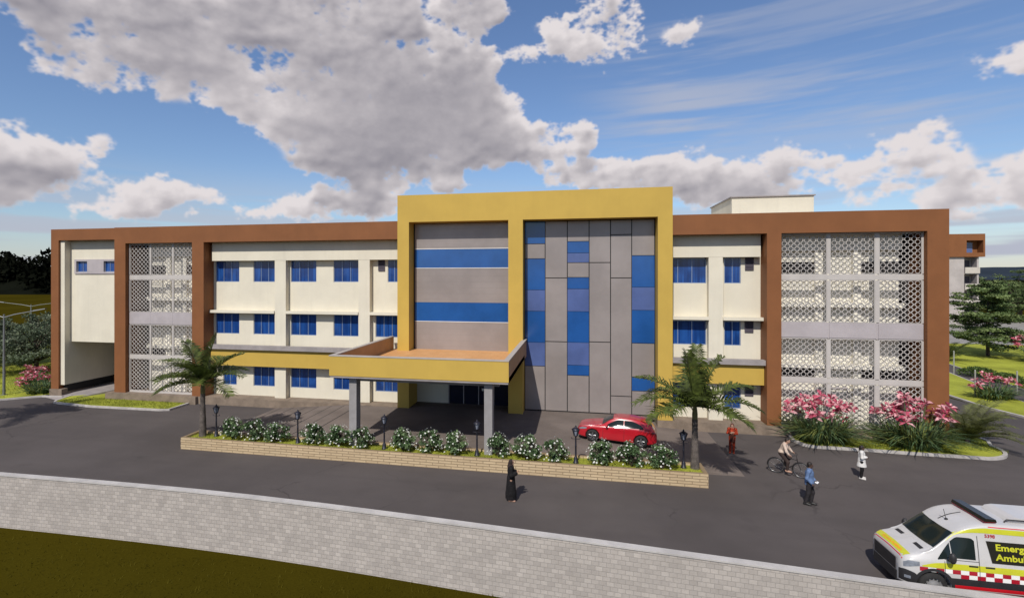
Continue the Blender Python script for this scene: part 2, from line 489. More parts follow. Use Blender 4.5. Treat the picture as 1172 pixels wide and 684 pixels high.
# ------------------------------------------------------------------ mesh helpers
class MB:
    def __init__(self):
        self.v, self.f, self.mi, self.sm = [], [], [], []

    def add(self, verts, faces, mi=0, smooth=False):
        o = len(self.v)
        self.v.extend(tuple(p) for p in verts)
        for f in faces:
            self.f.append(tuple(i + o for i in f))
            self.mi.append(mi)
            self.sm.append(smooth)

    def box(self, x0, x1, y0, y1, z0, z1, mi=0):
        v = [(x0, y0, z0), (x1, y0, z0), (x1, y1, z0), (x0, y1, z0), (x0, y0, z1), (x1, y0, z1), (x1, y1, z1), (x0, y1, z1)]
        self.add(v, [(0, 3, 2, 1), (4, 5, 6, 7), (0, 1, 5, 4), (1, 2, 6, 5), (2, 3, 7, 6), (3, 0, 4, 7)], mi)

    def quad(self, a, b, c, d, mi=0):
        self.add([a, b, c, d], [(0, 1, 2, 3)], mi)

    def extrude(self, pts, z0, z1, mi=0):
        """vertical prism over a counter-clockwise xy outline"""
        n = len(pts)
        v = [(p[0], p[1], z0) for p in pts] + [(p[0], p[1], z1) for p in pts]
        f = [tuple(range(n - 1, -1, -1)), tuple(range(n, 2 * n))]
        f += [(i, (i + 1) % n, n + (i + 1) % n, n + i) for i in range(n)]
        self.add(v, f, mi)

    def extrude_y(self, pts, y0, y1, mi=0):
        n = len(pts)
        v = [(p[0], y0, p[1]) for p in pts] + [(p[0], y1, p[1]) for p in pts]
        f = [tuple(range(n)), tuple(range(2 * n - 1, n - 1, -1))]
        f += [(i, n + i, n + (i + 1) % n, (i + 1) % n) for i in range(n)]
        self.add(v, f, mi)

    def tube(self, pts, rad, n=8, mi=0, cap=True, smooth=True):
        pts = [Vector(p) for p in pts]
        if not hasattr(rad, '__len__'):
            rad = [rad] * len(pts)
        rings = []
        up = None
        for i, p in enumerate(pts):
            t = (pts[min(i + 1, len(pts) - 1)] - pts[max(i - 1, 0)])
            t = t.normalized() if t.length > 1e-9 else Vector((0, 0, 1))
            if up is None:
                up = Vector((0, 0, 1)) if abs(t.z) < 0.9 else Vector((1, 0, 0))
            a = t.cross(up)
            a = a.normalized() if a.length > 1e-6 else t.orthogonal().normalized()
            b = a.cross(t).normalized()
            up = b
            rings.append([p + a * math.cos(2 * math.pi * j / n) * rad[i] + b * math.sin(2 * math.pi * j / n) * rad[i] for j in range(n)])
        v = [q for r in rings for q in r]
        f = []
        for i in range(len(pts) - 1):
            for j in range(n):
                f.append((i * n + j, (i + 1) * n + j, (i + 1) * n + (j + 1) % n, i * n + (j + 1) % n))
        self.add(v, f, mi, smooth)
        if cap:
            self.add(rings[0], [tuple(range(n))], mi)
            self.add(rings[-1], [tuple(range(n - 1, -1, -1))], mi)

    def lathe(self, prof, c=(0, 0, 0), n=16, mi=0, axis='z', smooth=True):
        v = []
        for r, h in prof:
            for j in range(n):
                a = 2 * math.pi * j / n
                p = (r * math.cos(a), r * math.sin(a), h)
                if axis == 'y':
                    p = (p[0], p[2], p[1])
                elif axis == 'x':
                    p = (p[2], p[0], p[1])
                v.append((p[0] + c[0], p[1] + c[1], p[2] + c[2]))
        f = []
        for i in range(len(prof) - 1):
            for j in range(n):
                q = (i * n + j, i * n + (j + 1) % n, (i + 1) * n + (j + 1) % n, (i + 1) * n + j)
                f.append(q if axis != 'y' else q[::-1])
        self.add(v, f, mi, smooth)

    def ball(self, c, r, nu=12, nv=8, mi=0):
        if not hasattr(r, '__len__'):
            r = (r, r, r)
        v = [(c[0], c[1], c[2] - r[2])]
        for i in range(1, nv):
            th = math.pi * i / nv
            for j in range(nu):
                a = 2 * math.pi * j / nu
                v.append((c[0] + r[0] * math.sin(th) * math.cos(a), c[1] + r[1] * math.sin(th) * math.sin(a), c[2] - r[2] * math.cos(th)))
        v.append((c[0], c[1], c[2] + r[2]))
        f = [(0, 1 + (j + 1) % nu, 1 + j) for j in range(nu)]
        for i in range(nv - 2):
            for j in range(nu):
                a, b = 1 + i * nu + j, 1 + i * nu + (j + 1) % nu
                f.append((a, b, b + nu, a + nu))
        t = len(v) - 1
        o = 1 + (nv - 2) * nu
        f += [(o + j, o + (j + 1) % nu, t) for j in range(nu)]
        self.add(v, f, mi, True)

    def mesh(self, name, mats):
        me = bpy.data.meshes.new(name)
        me.from_pydata(self.v, [], self.f)
        if not isinstance(mats, (list, tuple)):
            mats = [mats]
        for m in mats:
            me.materials.append(m)
        me.polygons.foreach_set('material_index', self.mi)
        me.polygons.foreach_set('use_smooth', self.sm)
        me.update()
        return me

    def build(self, name, mats, parent=None, world=True):
        return obj(name, self.mesh(name, mats), parent, world)


def wpos(o):
    p = Vector((0, 0, 0))
    while o is not None:
        p += o.location
        o = o.parent
    return p


def obj(name, me, parent=None, world=True):
    """link a mesh; with world=True its vertices are world coordinates even under an unrotated parent"""
    o = bpy.data.objects.new(name, me)
    COL.objects.link(o)
    if parent is not None:
        o.parent = parent
        if world:
            o.location = -wpos(parent)
    return o


def tag(o, label=None, cat=None, group=None, kind=None):
    if label:
        o['label'] = label
    if cat:
        o['category'] = cat
    if group:
        o['group'] = group
    if kind:
        o['kind'] = kind
    return o


def thing(name, label, cat, loc=(0, 0, 0), rz=0.0, group=None):
    o = bpy.data.objects.new(name, None)
    COL.objects.link(o)
    o.location = loc
    o.rotation_euler = (0, 0, rz)
    o.empty_display_size = 0.3
    return tag(o, label, cat, group)


def struct(name, mb, mats):
    return tag(mb.build(name, mats), kind='structure')


def dup(root, loc, rz=0.0, label=None, scale=None):
    def cp(o, parent):
        c = o.copy()
        COL.objects.link(c)
        c.parent = parent
        for ch in [q for q in SRC[o.name]]:
            cp(ch, c)
        return c
    SRC = {}

    def walk(o):
        SRC[o.name] = list(o.children)
        for q in SRC[o.name]:
            walk(q)
    walk(root)
    r = cp(root, None)
    r.location = loc
    r.rotation_euler = (0, 0, rz)
    if scale:
        r.scale = (scale,) * 3 if not hasattr(scale, '__len__') else scale
    if label:
        r['label'] = label
    return r

# ------------------------------------------------------------------ ground
def sheet(name, pts, z, m):
    mb = MB()
    mb.add([(p[0], p[1], z) for p in pts], [tuple(range(len(pts)))])
    return struct(name, mb, m)


WALLPATH = [(-140, 17.2), (-60, 17.9), (-24.6, 18.27), (-20.1, 18.41), (-15.8, 18.43), (-12.7, 18.43), (-9.8, 18.27), (-6.1, 17.95), (-2.9, 17.72),
            (0.84, 17.44), (4.2, 17.10), (7.2, 16.86), (9.9, 16.60), (14, 16.3), (20, 15.9), (40, 14.6), (60, 13.5), (150, 9)]
# upper ground north of the boundary wall, reaching the horizon, and the lower field south of it
FAR = 9000
mb = MB()
n = len(WALLPATH)
up = [(p[0], p[1] + 0.12, -0.03) for p in WALLPATH]
mb.add(up + [(FAR, 9, -0.03), (FAR, FAR, -0.03), (-FAR, FAR, -0.03), (-FAR, 17, -0.03)], [tuple(range(n + 4))])
lo = [(p[0], p[1] + 0.12, -1.7) for p in WALLPATH]
mb.add(lo + [(FAR, 9, -1.7), (FAR, -FAR, -1.7), (-FAR, -FAR, -1.7), (-FAR, 17, -1.7)], [tuple(range(n + 3, -1, -1))])
for i in range(n - 1):
    mb.quad(lo[i], lo[i + 1], up[i + 1], up[i])
struct('ground', mb, FIELD)

road = [(-140, 17.5), (-60, 18.15)] + [(p[0], p[1] + 0.15) for p in WALLPATH[2:-2]] + [(60, 13.7), (60, 36), (29.5, 36.0), (28.9, 40), (28.3, 43),
        (26.5, 58), (22.5, 58), (22.5, 34), (12, 33.9), (-40, 33.9), (-46, 34.2), (-60, 34.5), (-140, 34)]
sheet('road', road, 0.0, ASPHALT)
sheet('lane_beyond_hedge', [(31.7, 44.5), (60, 30), (60, 34), (35.6, 50.7), (38.4, 64.0), (40.5, 80), (37.2, 80), (35.1, 58.5), (33.2, 51)], 0.0, ASPHALT)
sheet('pavement_yard', [(38, 86), (52, 85), (100, 84), (160, 90), (160, 142), (46, 142)], 0.0, PALECONC)

# raised drive-through forecourt: a grooved ramp up, a level porch, a ramp down
mb = MB()
prof = [(-20.75, 0.004), (-15.2, 0.50), (-2.6, 0.50), (7.6, 0.004)]
for (xa, za), (xb, zb) in zip(prof[:-1], prof[1:]):
    mb.quad((xa, 26.2, za), (xb, 26.2, zb), (xb, 34.5, zb), (xa, 34.5, za))
mb.add([(-20.75, 26.2, 0), (7.6, 26.2, 0), (-2.6, 26.2, .5), (-15.2, 26.2, .5)], [(0, 1, 2, 3)])
struct('forecourt', mb, PAVE)
GROOVE = mat('ramp_groove', (0.045, 0.038, 0.036), 0.9, 0.0)
mb = MB()
for i in range(7):
    xa = -20.3 + i * 0.95
    za = 0.004 + (xa + 20.75) / 5.55 * 0.496 + 0.004
    if xa > -15.2:
        za = 0.504
    mb.quad((xa, 26.25, za), (xa + .07, 26.25, za + .006), (xa + .07, 33.36, za + .006), (xa, 33.36, za))
struct('ramp_grooves_pavement', mb, GROOVE)


def ribbon(name, pts, w, z0, z1, m, closed=False):
    """kerb stones along a line"""
    mb = MB()
    P = [Vector((p[0], p[1], 0)) for p in pts]
    L, Rr = [], []
    k = len(P)
    for i in range(k):
        if closed:
            t = (P[(i + 1) % k] - P[i - 1])
        else:
            t = P[min(i + 1, k - 1)] - P[max(i - 1, 0)]
        t.normalize()
        nrm = Vector((-t.y, t.x, 0))
        L.append(P[i] + nrm * w / 2)
        Rr.append(P[i] - nrm * w / 2)
    for i in range(k if closed else k - 1):
        j = (i + 1) % k
        a, b, c, d = Rr[i], Rr[j], L[j], L[i]
        mb.quad((a.x, a.y, z1), (b.x, b.y, z1), (c.x, c.y, z1), (d.x, d.y, z1))
        mb.quad((a.x, a.y, z0), (b.x, b.y, z0), (b.x, b.y, z1), (a.x, a.y, z1))
        mb.quad((d.x, d.y, z1), (c.x, c.y, z1), (c.x, c.y, z0), (d.x, d.y, z0))
    if not closed:
        for i, s in ((0, 1), (k - 1, -1)):
            a, d = Rr[i], L[i]
            q = [(a.x, a.y, z0), (a.x, a.y, z1), (d.x, d.y, z1), (d.x, d.y, z0)]
            mb.quad(*(q if s > 0 else q[::-1]))
    return struct(name, mb, m)


def arc(cx, cy, r, a0, a1, n=8):
    return [(cx + r * math.cos(R(a0 + (a1 - a0) * i / n)), cy + r * math.sin(R(a0 + (a1 - a0) * i / n))) for i in range(n + 1)]


# lawns and kerbs around the building
lawn_a = [(-37.5, 31.6), (-33.7, 31.12), (-28.2, 31.22), (-27.65, 31.4), (-27.62, 33.38), (-35.1, 33.38), (-35.5, 35.2), (-38.2, 33.4)]
sheet('lawn_strip', lawn_a, 0.085, LAWN)
ribbon('kerb_line', [(-38.3, 33.6), (-37.75, 31.9), (-37.4, 31.5), (-33.7, 31.05), (-28.2, 31.16), (-27.62, 31.35), (-27.58, 33.3)], 0.16, 0, 0.12, KERB)
lawn_isl = [(12.05, 33.36), (11.98, 32.4), (12.3, 31.6), (13.2, 31.4), (17.3, 31.25), (19.4, 31.22)] + arc(20.0, 33.0, 1.85, -80, 10, 6) + [(22.3, 34.2), (22.4, 45), (19.6, 45), (19.6, 33.36)]
sheet('lawn_island', lawn_isl, 0.085, LAWN)
ribbon('kerb_island', [(12.05, 33.3), (11.9, 32.4), (12.15, 31.65), (12.6, 31.38), (14.8, 31.36), (17.3, 31.2), (19.4, 31.14)] + arc(20.0, 33.0, 1.95, -80, 10, 8) + [(22.4, 34.3), (22.5, 45)], 0.17, 0, 0.13, KERB)
lawn_l = [(-120, 33.2), (-46.5, 32.2), (-42.3, 31.5), (-40.4, 33.1), (-40.3, 44), (-60, 80), (-120, 80)]
sheet('lawn_west', lawn_l, 0.085, LAWN)
ribbon('kerb_west', [(-120, 33.1), (-46.5, 32.1), (-42.2, 31.4), (-41.2, 32.3), (-40.3, 33.0), (-38.6, 33.15)], 0.16, 0, 0.12, KERB)
lawn_r = [(28.9, 40.2), (29.6, 36.1), (60, 26), (60, 29.8), (31.9, 44.7), (33.4, 51), (35.0, 58.3), (36.5, 80), (29, 80), (28.3, 43.2)]
sheet('lawn_verge', lawn_r, 0.085, LAWN)
ribbon('kerb_verge', [(60, 25.9), (29.5, 36.0), (28.85, 40.2), (28.2, 43.2), (28.6, 80)], 0.2, 0, 0.12, KERB)
ribbon('kerb_lane', [(60, 29.9), (31.85, 44.6), (33.3, 51), (35.05, 58.4), (36.8, 80)], 0.12, 0, 0.10, KERB)
lawn_f = [(35.75, 50.6), (60, 34.2), (110, 40), (110, 82), (52, 84.5), (40.8, 84), (38.5, 64)]
sheet('lawn_far', lawn_f, 0.085, LAWN)
ribbon('kerb_lawn_far', [(60, 34.05), (35.65, 50.6), (38.45, 64), (40.7, 83)], 0.12, 0, 0.10, KERB)

# concrete ramp climbing into the undercroft at the left end of the building
mb = MB()
mb.add([(-40.2, 33.0, 0.01), (-37.6, 32.1, 0.01), (-35.6, 36.0, 0.36), (-36.0, 48, 0.45), (-39.0, 48, 0.45), (-39.0, 35, 0.20)], [(0, 1, 2, 3, 4, 5)])
mb.quad((-37.6, 32.1, 0), (-35.6, 36.0, 0), (-35.6, 36.0, 0.36), (-37.6, 32.1, 0.01))
struct('path_ramp', mb, GREYCONC)

# ------------------------------------------------------------------ far land: wooded ridge at the left, hills hazed by their colour at the right
rng = np.random.default_rng(5)


def ridge(name, pts, depth, m, seed, rough):
    """a strip of hills: pts = (x, y, top); the back slope falls away behind"""
    rr = np.random.default_rng(seed)
    mb = MB()
    rows = []
    k = 60
    xs = np.linspace(0, 1, k)
    px = np.interp(xs, np.linspace(0, 1, len(pts)), [p[0] for p in pts])
    py = np.interp(xs, np.linspace(0, 1, len(pts)), [p[1] for p in pts])
    pz = np.interp(xs, np.linspace(0, 1, len(pts)), [p[2] for p in pts])
    for j, (dy, f) in enumerate(((0, 0.0), (0.2, 0.45), (0.4, 0.8), (0.55, 1.0), (0.8, 0.8), (1.0, 0.0))):
        rows.append([(px[i], py[i] + dy * depth, pz[i] * f * (1 + rough * mnoise.noise((px[i] * .01, j * 3.1, seed))) - 0.2) for i in range(k)])
    v = [p for r in rows for p in r]
    f = [(j * k + i, j * k + i + 1, (j + 1) * k + i + 1, (j + 1) * k + i) for j in range(5) for i in range(k - 1)]
    mb.add(v, f, 0, True)
    return struct(name, mb, m)


HILL = mat('far_hill', (0.030, 0.040, 0.055), 0.95, 0.10, 0.004, spec=0.0)  # distant haze is mixed into this blue-grey base colour
FORESTM = mat('forest_leaf_shade', (0.0055, 0.0065, 0.004), 0.95, 0.15, 0.05, spec=0.02)  # near-black leaf colour carries the shade of the unlit wood
ridge('far_hills', [(300, 2600, 60), (900, 2700, 62), (1800, 2700, 64), (3000, 2500, 66), (4500, 2300, 60)], 900, HILL, 3, 0.10)
ridge('wooded_hill', [(-520, 190, 16), (-300, 235, 17), (-180, 258, 17), (-60, 300, 12), (60, 380, 6)], 110, FORESTM, 8, 0.25)


def leaf_cloud(mb, c, r, count, size, rr, mi=0, flat=0.0):
    """many small leaf faces through an ellipsoid"""
    d = rr.normal(size=(count, 3))
    d /= np.linalg.norm(d, axis=1)[:, None]
    rad = rr.random(count) ** 0.45
    P = np.array(c) + d * rad[:, None] * np.array(r)
    a = rr.normal(size=(count, 3))
    a[:, 2] *= (1 - flat)
    a /= np.linalg.norm(a, axis=1)[:, None]
    b = np.cross(a, rr.normal(size=(count, 3)))
    b[:, 2] *= (1 - flat)
    b /= np.linalg.norm(b, axis=1)[:, None] + 1e-9
    s = size * (0.6 + 0.8 * rr.random(count))
    A = a * s[:, None]
    B = b * (s * 0.55)[:, None]
    base = len(mb.v)
    V = np.stack([P - A, P + B, P + A, P - B], 1).reshape(-1, 3)
    mb.v.extend(map(tuple, V))
    for i in range(count):
        mb.f.append((base + 4 * i, base + 4 * i + 1, base + 4 * i + 2, base + 4 * i + 3))
        mb.mi.append(mi)
        mb.sm.append(False)


# the wood on the left ridge reads as one dark mass
mb = MB()
rr = np.random.default_rng(11)
for i in range(330):
    t = rr.random()
    x = -520 + t * 460
    yb = np.interp(x, [-520, -300, -180, -60], [190, 235, 258, 300])
    dy = rr.random() ** 0.7 * 62
    zb = np.interp(dy, [0, 22, 44, 62], [0, 7, 13, 16.5])
    h = 6 + 5 * rr.random()
    leaf_cloud(mb, (x, yb + dy, zb + h * .55), (5.5, 5.5, h * .62), 46, 1.7, rr)
f = mb.build('forest', FORESTM)
tag(f, 'dark dense wood covering the ridge beyond the west field', 'forest', kind='stuff')
mb = MB()
for i in range(210):
    x = 60 + rr.random() * 240
    y = 170 + rr.random() * 40 + (x - 60) * .15
    h = 5.5 + 3.0 * rr.random()
    leaf_cloud(mb, (x, y, h * .5), (4.5, 4.5, h * .6), 46, 1.3, rr)
FOREST2 = mat('treeline_leaf', (0.009, 0.013, 0.006), 0.95, 0.3, 0.05, spec=0.02)
f = mb.build('treeline', FOREST2)
tag(f, 'dark belt of trees behind the paved yard beyond the apartment block', 'treeline', kind='stuff')

# ------------------------------------------------------------------ the hospital building
YF, YP, YW, YC = 33.45, 34.10, 34.55, 34.40      # portal front, pilaster face, window wall, cladding face
ZG = 0.55
B = thing('hospital_building', 'long three storey hospital with brown portal frames, cream walls, blue windows and yellow entrance', 'building', (-10, 33.45, 0))


def part(name, mb, m):
    return mb.build(name, m, B)


# main mass behind the facades
mb = MB()
for (xa, xb, ya) in ((-26.5, -11.0, 34.85), (4.9, 10.95, 34.85), (-10.6, -8.8, 36.6)):
    pass
mb.box(-34.2, 19.4, 40.2, 56, 0, 12.45)
mb.box(-26.5, -11.2, 34.9, 40.2, 0, 12.3)
mb.box(5.2, 10.9, 34.9, 40.2, 0, 12.3)
mb.box(-11.2, 5.2, 36.4, 40.2, 0, 14.2)
mb.box(-11.0, -3.6, 34.75, 36.4, 4.05, 13.0)
mb.box(-3.6, 5.0, 34.75, 36.4, 0.0, 13.0)
mb.box(-34.2, -26.6, 35.3, 40.2, 0, 12.3)
mb.box(11.2, 19.0, 35.3, 40.2, 0, 12.3)
part('wall_core', mb, CREAM)


def wall_holes(mb, x0, x1, z0, z1, y, holes, dep=0.16):
    """a wall face at depth y with real openings and their reveals"""
    xs = sorted({x0, x1} | {h[0] for h in holes} | {h[1] for h in holes})
    zs = sorted({z0, z1} | {h[2] for h in holes} | {h[3] for h in holes})
    for xa, xb in zip(xs[:-1], xs[1:]):
        for za, zb in zip(zs[:-1], zs[1:]):
            cx, cz = (xa + xb) / 2, (za + zb) / 2
            if any(h[0] < cx < h[1] and h[2] < cz < h[3] for h in holes):
                continue
            mb.quad((xa, y, za), (xb, y, za), (xb, y, zb), (xa, y, zb))
    for a, b, c, d in holes:
        y2 = y + dep
        mb.quad((a, y, c), (a, y, d), (a, y2, d), (a, y2, c))
        mb.quad((b, y, c), (b, y2, c), (b, y2, d), (b, y, d))
        mb.quad((a, y, c), (a, y2, c), (b, y2, c), (b, y, c))
        mb.quad((a, y, d), (b, y, d), (b, y2, d), (a, y2, d))


def window(x0, x1, z0, z1, n=3, y=YW, trans=True):
    """a framed window: its frame is the part, the blue glass its sub-part"""
    mb = MB()
    ya, yb = y + 0.055, y + 0.12
    t = 0.045
    mb.box(x0, x1, ya, yb, z0, z0 + t)
    mb.box(x0, x1, ya, yb, z1 - t, z1)
    mb.box(x0, x0 + t, ya, yb, z0 + t, z1 - t)
    mb.box(x1 - t, x1, ya, yb, z0 + t, z1 - t)
    for i in range(1, n):
        xm = x0 + (x1 - x0) * i / n
        mb.box(xm - .018, xm + .018, ya + .004, yb, z0 + t, z1 - t)
    w = part('window', mb, WINFRAME)
    g = MB()
    for i in range(n):      # each sash hangs a touch differently, so they catch the sky unevenly
        a = x0 + (x1 - x0) * i / n
        b = x0 + (x1 - x0) * (i + 1) / n
        e1, e2 = random.uniform(-.006, .006), random.uniform(-.006, .006)
        g.quad((a, y + .098 + e1, z0), (b, y + .098 - e1, z0), (b, y + .098 - e1 + e2, z1), (a, y + .098 + e1 + e2, z1))
    g.build('pane', BLUEGLASS, w)
    return w


def vent(x0, x1, z0, z1, y=YW):
    mb = MB()
    mb.box(x0, x1, y - .07, y - .002, z0, z0 + .04)
    mb.box(x0, x1, y - .07, y - .002, z1 - .04, z1)
    mb.box(x0, x0 + .04, y - .07, y - .002, z0 + .04, z1 - .04)
    mb.box(x1 - .04, x1, y - .07, y - .002, z0 + .04, z1 - .04)
    mb.box(x0 + .04, x1 - .04, y - .012, y - .003, z0 + .04, z1 - .04)
    n = 8
    for i in range(n):
        z = z0 + .06 + (z1 - z0 - .12) * i / n
        mb.add([(x0 + .04, y - .065, z), (x1 - .04, y - .065, z), (x1 - .04, y - .015, z + .06), (x0 + .04, y - .015, z + .06)], [(0, 1, 2, 3)])
    return part('louvre_vent', mb, VENTGREY)


L0, L1 = -26.55, -11.3
R0, R1 = 5.2, 10.89
winL = []
for za, zb in ((8.86, 10.41), (5.03, 6.55), (1.25, 2.72)):
    top = za > 8
    gf = za < 2
    winL += [(-26.4 if not gf else -25.75, -24.42 if not gf else -24.64, za, zb), (-23.25, -21.46, za, zb), (-20.24, -18.24, za, zb), (-16.92, -15.0, za, zb)]
    winL.append((-12.86, -11.4, za, zb) if top else (-13.76, -11.95, za, zb))
winR = []
for za, zb in ((8.82, 10.38), (5.03, 6.52), (1.19, 2.66)):
    winR += [(5.35, 7.83, za, zb), (8.85, 9.79, za, zb)]
mb = MB()
wall_holes(mb, L0, L1, ZG, 11.9, YW, winL)
part('wall', mb, CREAM)
mb = MB()
wall_holes(mb, R0, R1, ZG, 11.9, YW, winR)
part('wall', mb, CREAM)
for i, h in enumerate(winL + winR):
    window(*h, n=2 if h[1] - h[0] < 1.3 else 3)
vent(-13.54, -13.06, 9.64, 10.40)
vent(10.02, 10.50, 9.63, 10.38)
vent(10.0, 10.48, 5.86, 6.52)
vent(10.0, 10.48, 2.02, 2.66)

# pilasters, top fascia, sills, canopies and the yellow band
for xa, xb in ((-21.25, -20.38), (-14.84, -14.01), (7.86, 8.66)):
    mb = MB()
    mb.box(xa, xb, YP, YW, ZG, 10.40)
    part('pilaster', mb, CREAM)
for xa, xb in ((-26.35, -11.3), (5.2, 10.76)):
    mb = MB()
    mb.box(xa, xb, YP, YW - .002, 10.41, 11.95)
    part('fascia', mb, CREAM)
for xa, xb in ((-26.5, -21.253), (-20.377, -14.843), (-14.007, -11.3), (8.663, 10.89), (5.2, 7.857)):
    mb = MB()
    mb.box(xa, xb, 34.0, YW - .002, 6.60, 6.79)
    part('ledge', mb, CREAM)
for xa, xb in ((-26.3, -11.3), (5.2, 10.95)):
    mb = MB()
    mb.extrude_y([(xa, 4.0), (xb, 4.0), (xb, 4.30), (xa, 4.30)], 33.65, YP - .002)
    part('sunshade', mb, GREYCONC)
    mb = MB()
    mb.box(xa + .04, xb - .08, 33.86, YP - .004, 2.80, 3.997)
    part('band', mb, YELLOW)

# plinth along the whole front
for a in ((-34.75, -27.0, 33.16, 35.2, 0, ZG), (-27.0, -11.5, 33.42, 34.6, 0, ZG - .004), (4.80, 19.9, 33.36, 34.6, 0, ZG), (-40.15, -39.0, 33.40, 36, 0, ZG)):
    mb = MB()
    mb.box(*a)
    part('plinth', mb, PLINTH)

# brown portal frames: columns and the long top beam
mb = MB()
zt, zb = 12.95, 11.75
for xa, xb in ((-34.22, -33.24), (-27.52, -26.55)):
    mb.box(xa, xb, YF, 35.25, ZG + .002, zb)
mb.box(-34.22, -11.3, YF, 35.25, zb, zt)
part('portal_frame', mb, BROWN)
mb = MB()
for xa, xb in ((10.89, 11.66), (19.01, 20.05)):
    mb.box(xa, xb, YF, 35.25, ZG + .002, zb)
mb.box(5.2, 20.05, YF, 35.25, zb, zt)
part('portal_frame', mb, BROWN)
mb = MB()      # the lower frame of the far left wing
mb.box(-40.11, -39.40, YF + .05, 36.2, ZG + .002, 12.06)
mb.box(-40.11, -34.23, YF + .05, 36.2, 12.06, 12.92)
part('portal_frame', mb, BROWN)
mb = MB()
mb.box(-40.11, -34.25, 36.2, 56, 12.0, 12.6)
mb.box(-40.0, -39.45, 36.2, 56, 0, 12.0)
mb.box(-34.9, -34.25, 35.3, 56, 0, 12.0)
mb.box(-39.45, -34.9, 46, 56, 0, 12.0)
part('wing_wall', mb, CREAM)
mb = MB()
mb.box(-39.398, -39.01, 33.66, 46, ZG + .3, 12.055)
part('pier', mb, CREAM)
mb = MB()
mb.box(-39.398, -38.99, 33.9, 46, 0.30, ZG + .298)
part('dark_skirting', mb, DARKJOINT)
mb = MB()
wall_holes(mb, -39.008, -34.26, 4.17, 12.055, 34.16, [(-38.40, -37.38, 9.62, 10.45), (-35.85, -34.9, 9.62, 10.45)])
mb.quad((-39.008, 34.16, 4.17), (-34.26, 34.16, 4.17), (-34.26, 46, 4.17), (-39.008, 46, 4.17))
part('upper_wall', mb, CREAM)
window(-38.40, -37.38, 9.62, 10.45, 2, 34.16)
window(-35.85, -34.9, 9.62, 10.45, 2, 34.16)
mb = MB()
for xa, xb, za, zb_ in ((-38.58, -34.3, 10.452, 10.60), (-38.58, -34.3, 9.47, 9.618), (-38.58, -38.402, 9.618, 10.452), (-37.378, -35.852, 9.618, 10.452)):
    mb.box(xa, xb, 34.08, 34.157, za, zb_)
part('window_surround', mb, SCREENBAND)

# ------------------------------------------------------------------ perforated screens
def ring_panel(x0, x1, z0, z1, y0, y1):
    """lattice of touching rings, a real pierced sheet"""
    mb = MB()
    px, pz = 0.355, 0.305
    nx = max(1, round((x1 - x0) / px))
    nz = max(1, round((z1 - z0) / pz))
    px, pz = (x1 - x0) / nx, (z1 - z0) / nz
    ro, ri, n = 0.137, 0.113, 14
    cen = [(x0 + (i + .5) * px, z0 + (j + .5) * pz) for i in range(nx) for j in range(nz)]
    cen += [(x0 + i * px, z0 + j * pz) for i in range(1, nx) for j in range(1, nz)]
    for q, (cx, cz) in enumerate(cen):
        yo = 0.0 if q < nx * nz else 0.004
        v = []
        for r_, yy in ((ro, y0 + yo), (ri, y0 + yo), (ri, y1 + yo), (ro, y1 + yo)):
            for k in range(n):
                a = 2 * math.pi * (k + .5) / n
                v.append((cx + r_ * math.cos(a), yy, cz + r_ * math.sin(a)))
        f = []
        for s in range(4):
            t = (s + 1) % 4
            for k in range(n):
                f.append((s * n + k, s * n + (k + 1) % n, t * n + (k + 1) % n, t * n + k))
        mb.add(v, f)
    t = 0.045      # edge trim closing the cut rings
    mb.box(x0 - t, x1 + t, y0 - .01, y1 + .01, z0 - t, z0)
    mb.box(x0 - t, x1 + t, y0 - .01, y1 + .01, z1, z1 + t)
    mb.box(x0 - t, x0, y0 - .01, y1 + .01, z0, z1)
    mb.box(x1, x1 + t, y0 - .01, y1 + .01, z0, z1)
    return mb


def screen(cols, rows, xa, xb, yb=33.78):
    mb = MB()
    # mullions and bands
    ztop, zbot = 11.745, ZG + .003
    zs = sorted(rows)
    edges = [zbot] + [z for r in zs for z in r] + [ztop]
    e = 0.046
    for za, zc in ((edges[0], edges[1]), (edges[2], edges[3]), (edges[6], edges[7]), (edges[8], edges[9])):
        if zc - za > 2 * e + .01:
            mb.box(xa, xb, yb - .02, yb + .10, za + (e if za > zbot else 0), zc - (e if zc < ztop else 0))
        else:
            mb.box(xa, xb, yb - .02, yb + .10, za, zc - e if zc < ztop else zc)
    xe = [xa] + [x for c in cols for x in c] + [xb]
    for i in range(0, len(xe), 2):
        l = xe[i] + (e if i else 0)
        r_ = xe[i + 1] - (e if i < len(xe) - 2 else 0)
        if r_ - l > .004:
            for za, zc in zs:
                mb.box(l, r_, yb - .018, yb + .098, za, zc)
    s = part('perforated_screen', mb, SCREEN)
    band = MB()
    z0, z1 = edges[4] + e, edges[5] - e
    for i, (ca, cb) in enumerate(cols):
        band.box(ca - .07, cb + .07, yb - .03, yb + .12, z0 + .04, z1 - .04)
    band.box(xa, xb, yb, yb + .10, z0, z1)
    band.build('spandrel_band', SCREENBAND, s)
    for ca, cb in cols:
        for za, zc in zs:
            ring_panel(ca, cb, za, zc, yb, yb + .028).build('screen_panel', SCREEN, s)


rows = [(0.70, 3.05), (3.40, 5.62), (6.62, 9.00), (9.38, 11.66)]
screen([(11.76, 14.13), (14.36, 16.58), (16.85, 18.90)], rows, 11.664, 19.006)
screen([(-33.12, -31.42), (-31.27, -29.47), (-29.32, -27.64)], rows, -33.236, -27.524)

GALLERY = mat('gallery_lit_cream', (0.80, 0.755, 0.65), 0.8, 0.03, 0.5)  # lighter than the cream walls, standing in for light the screens hold back
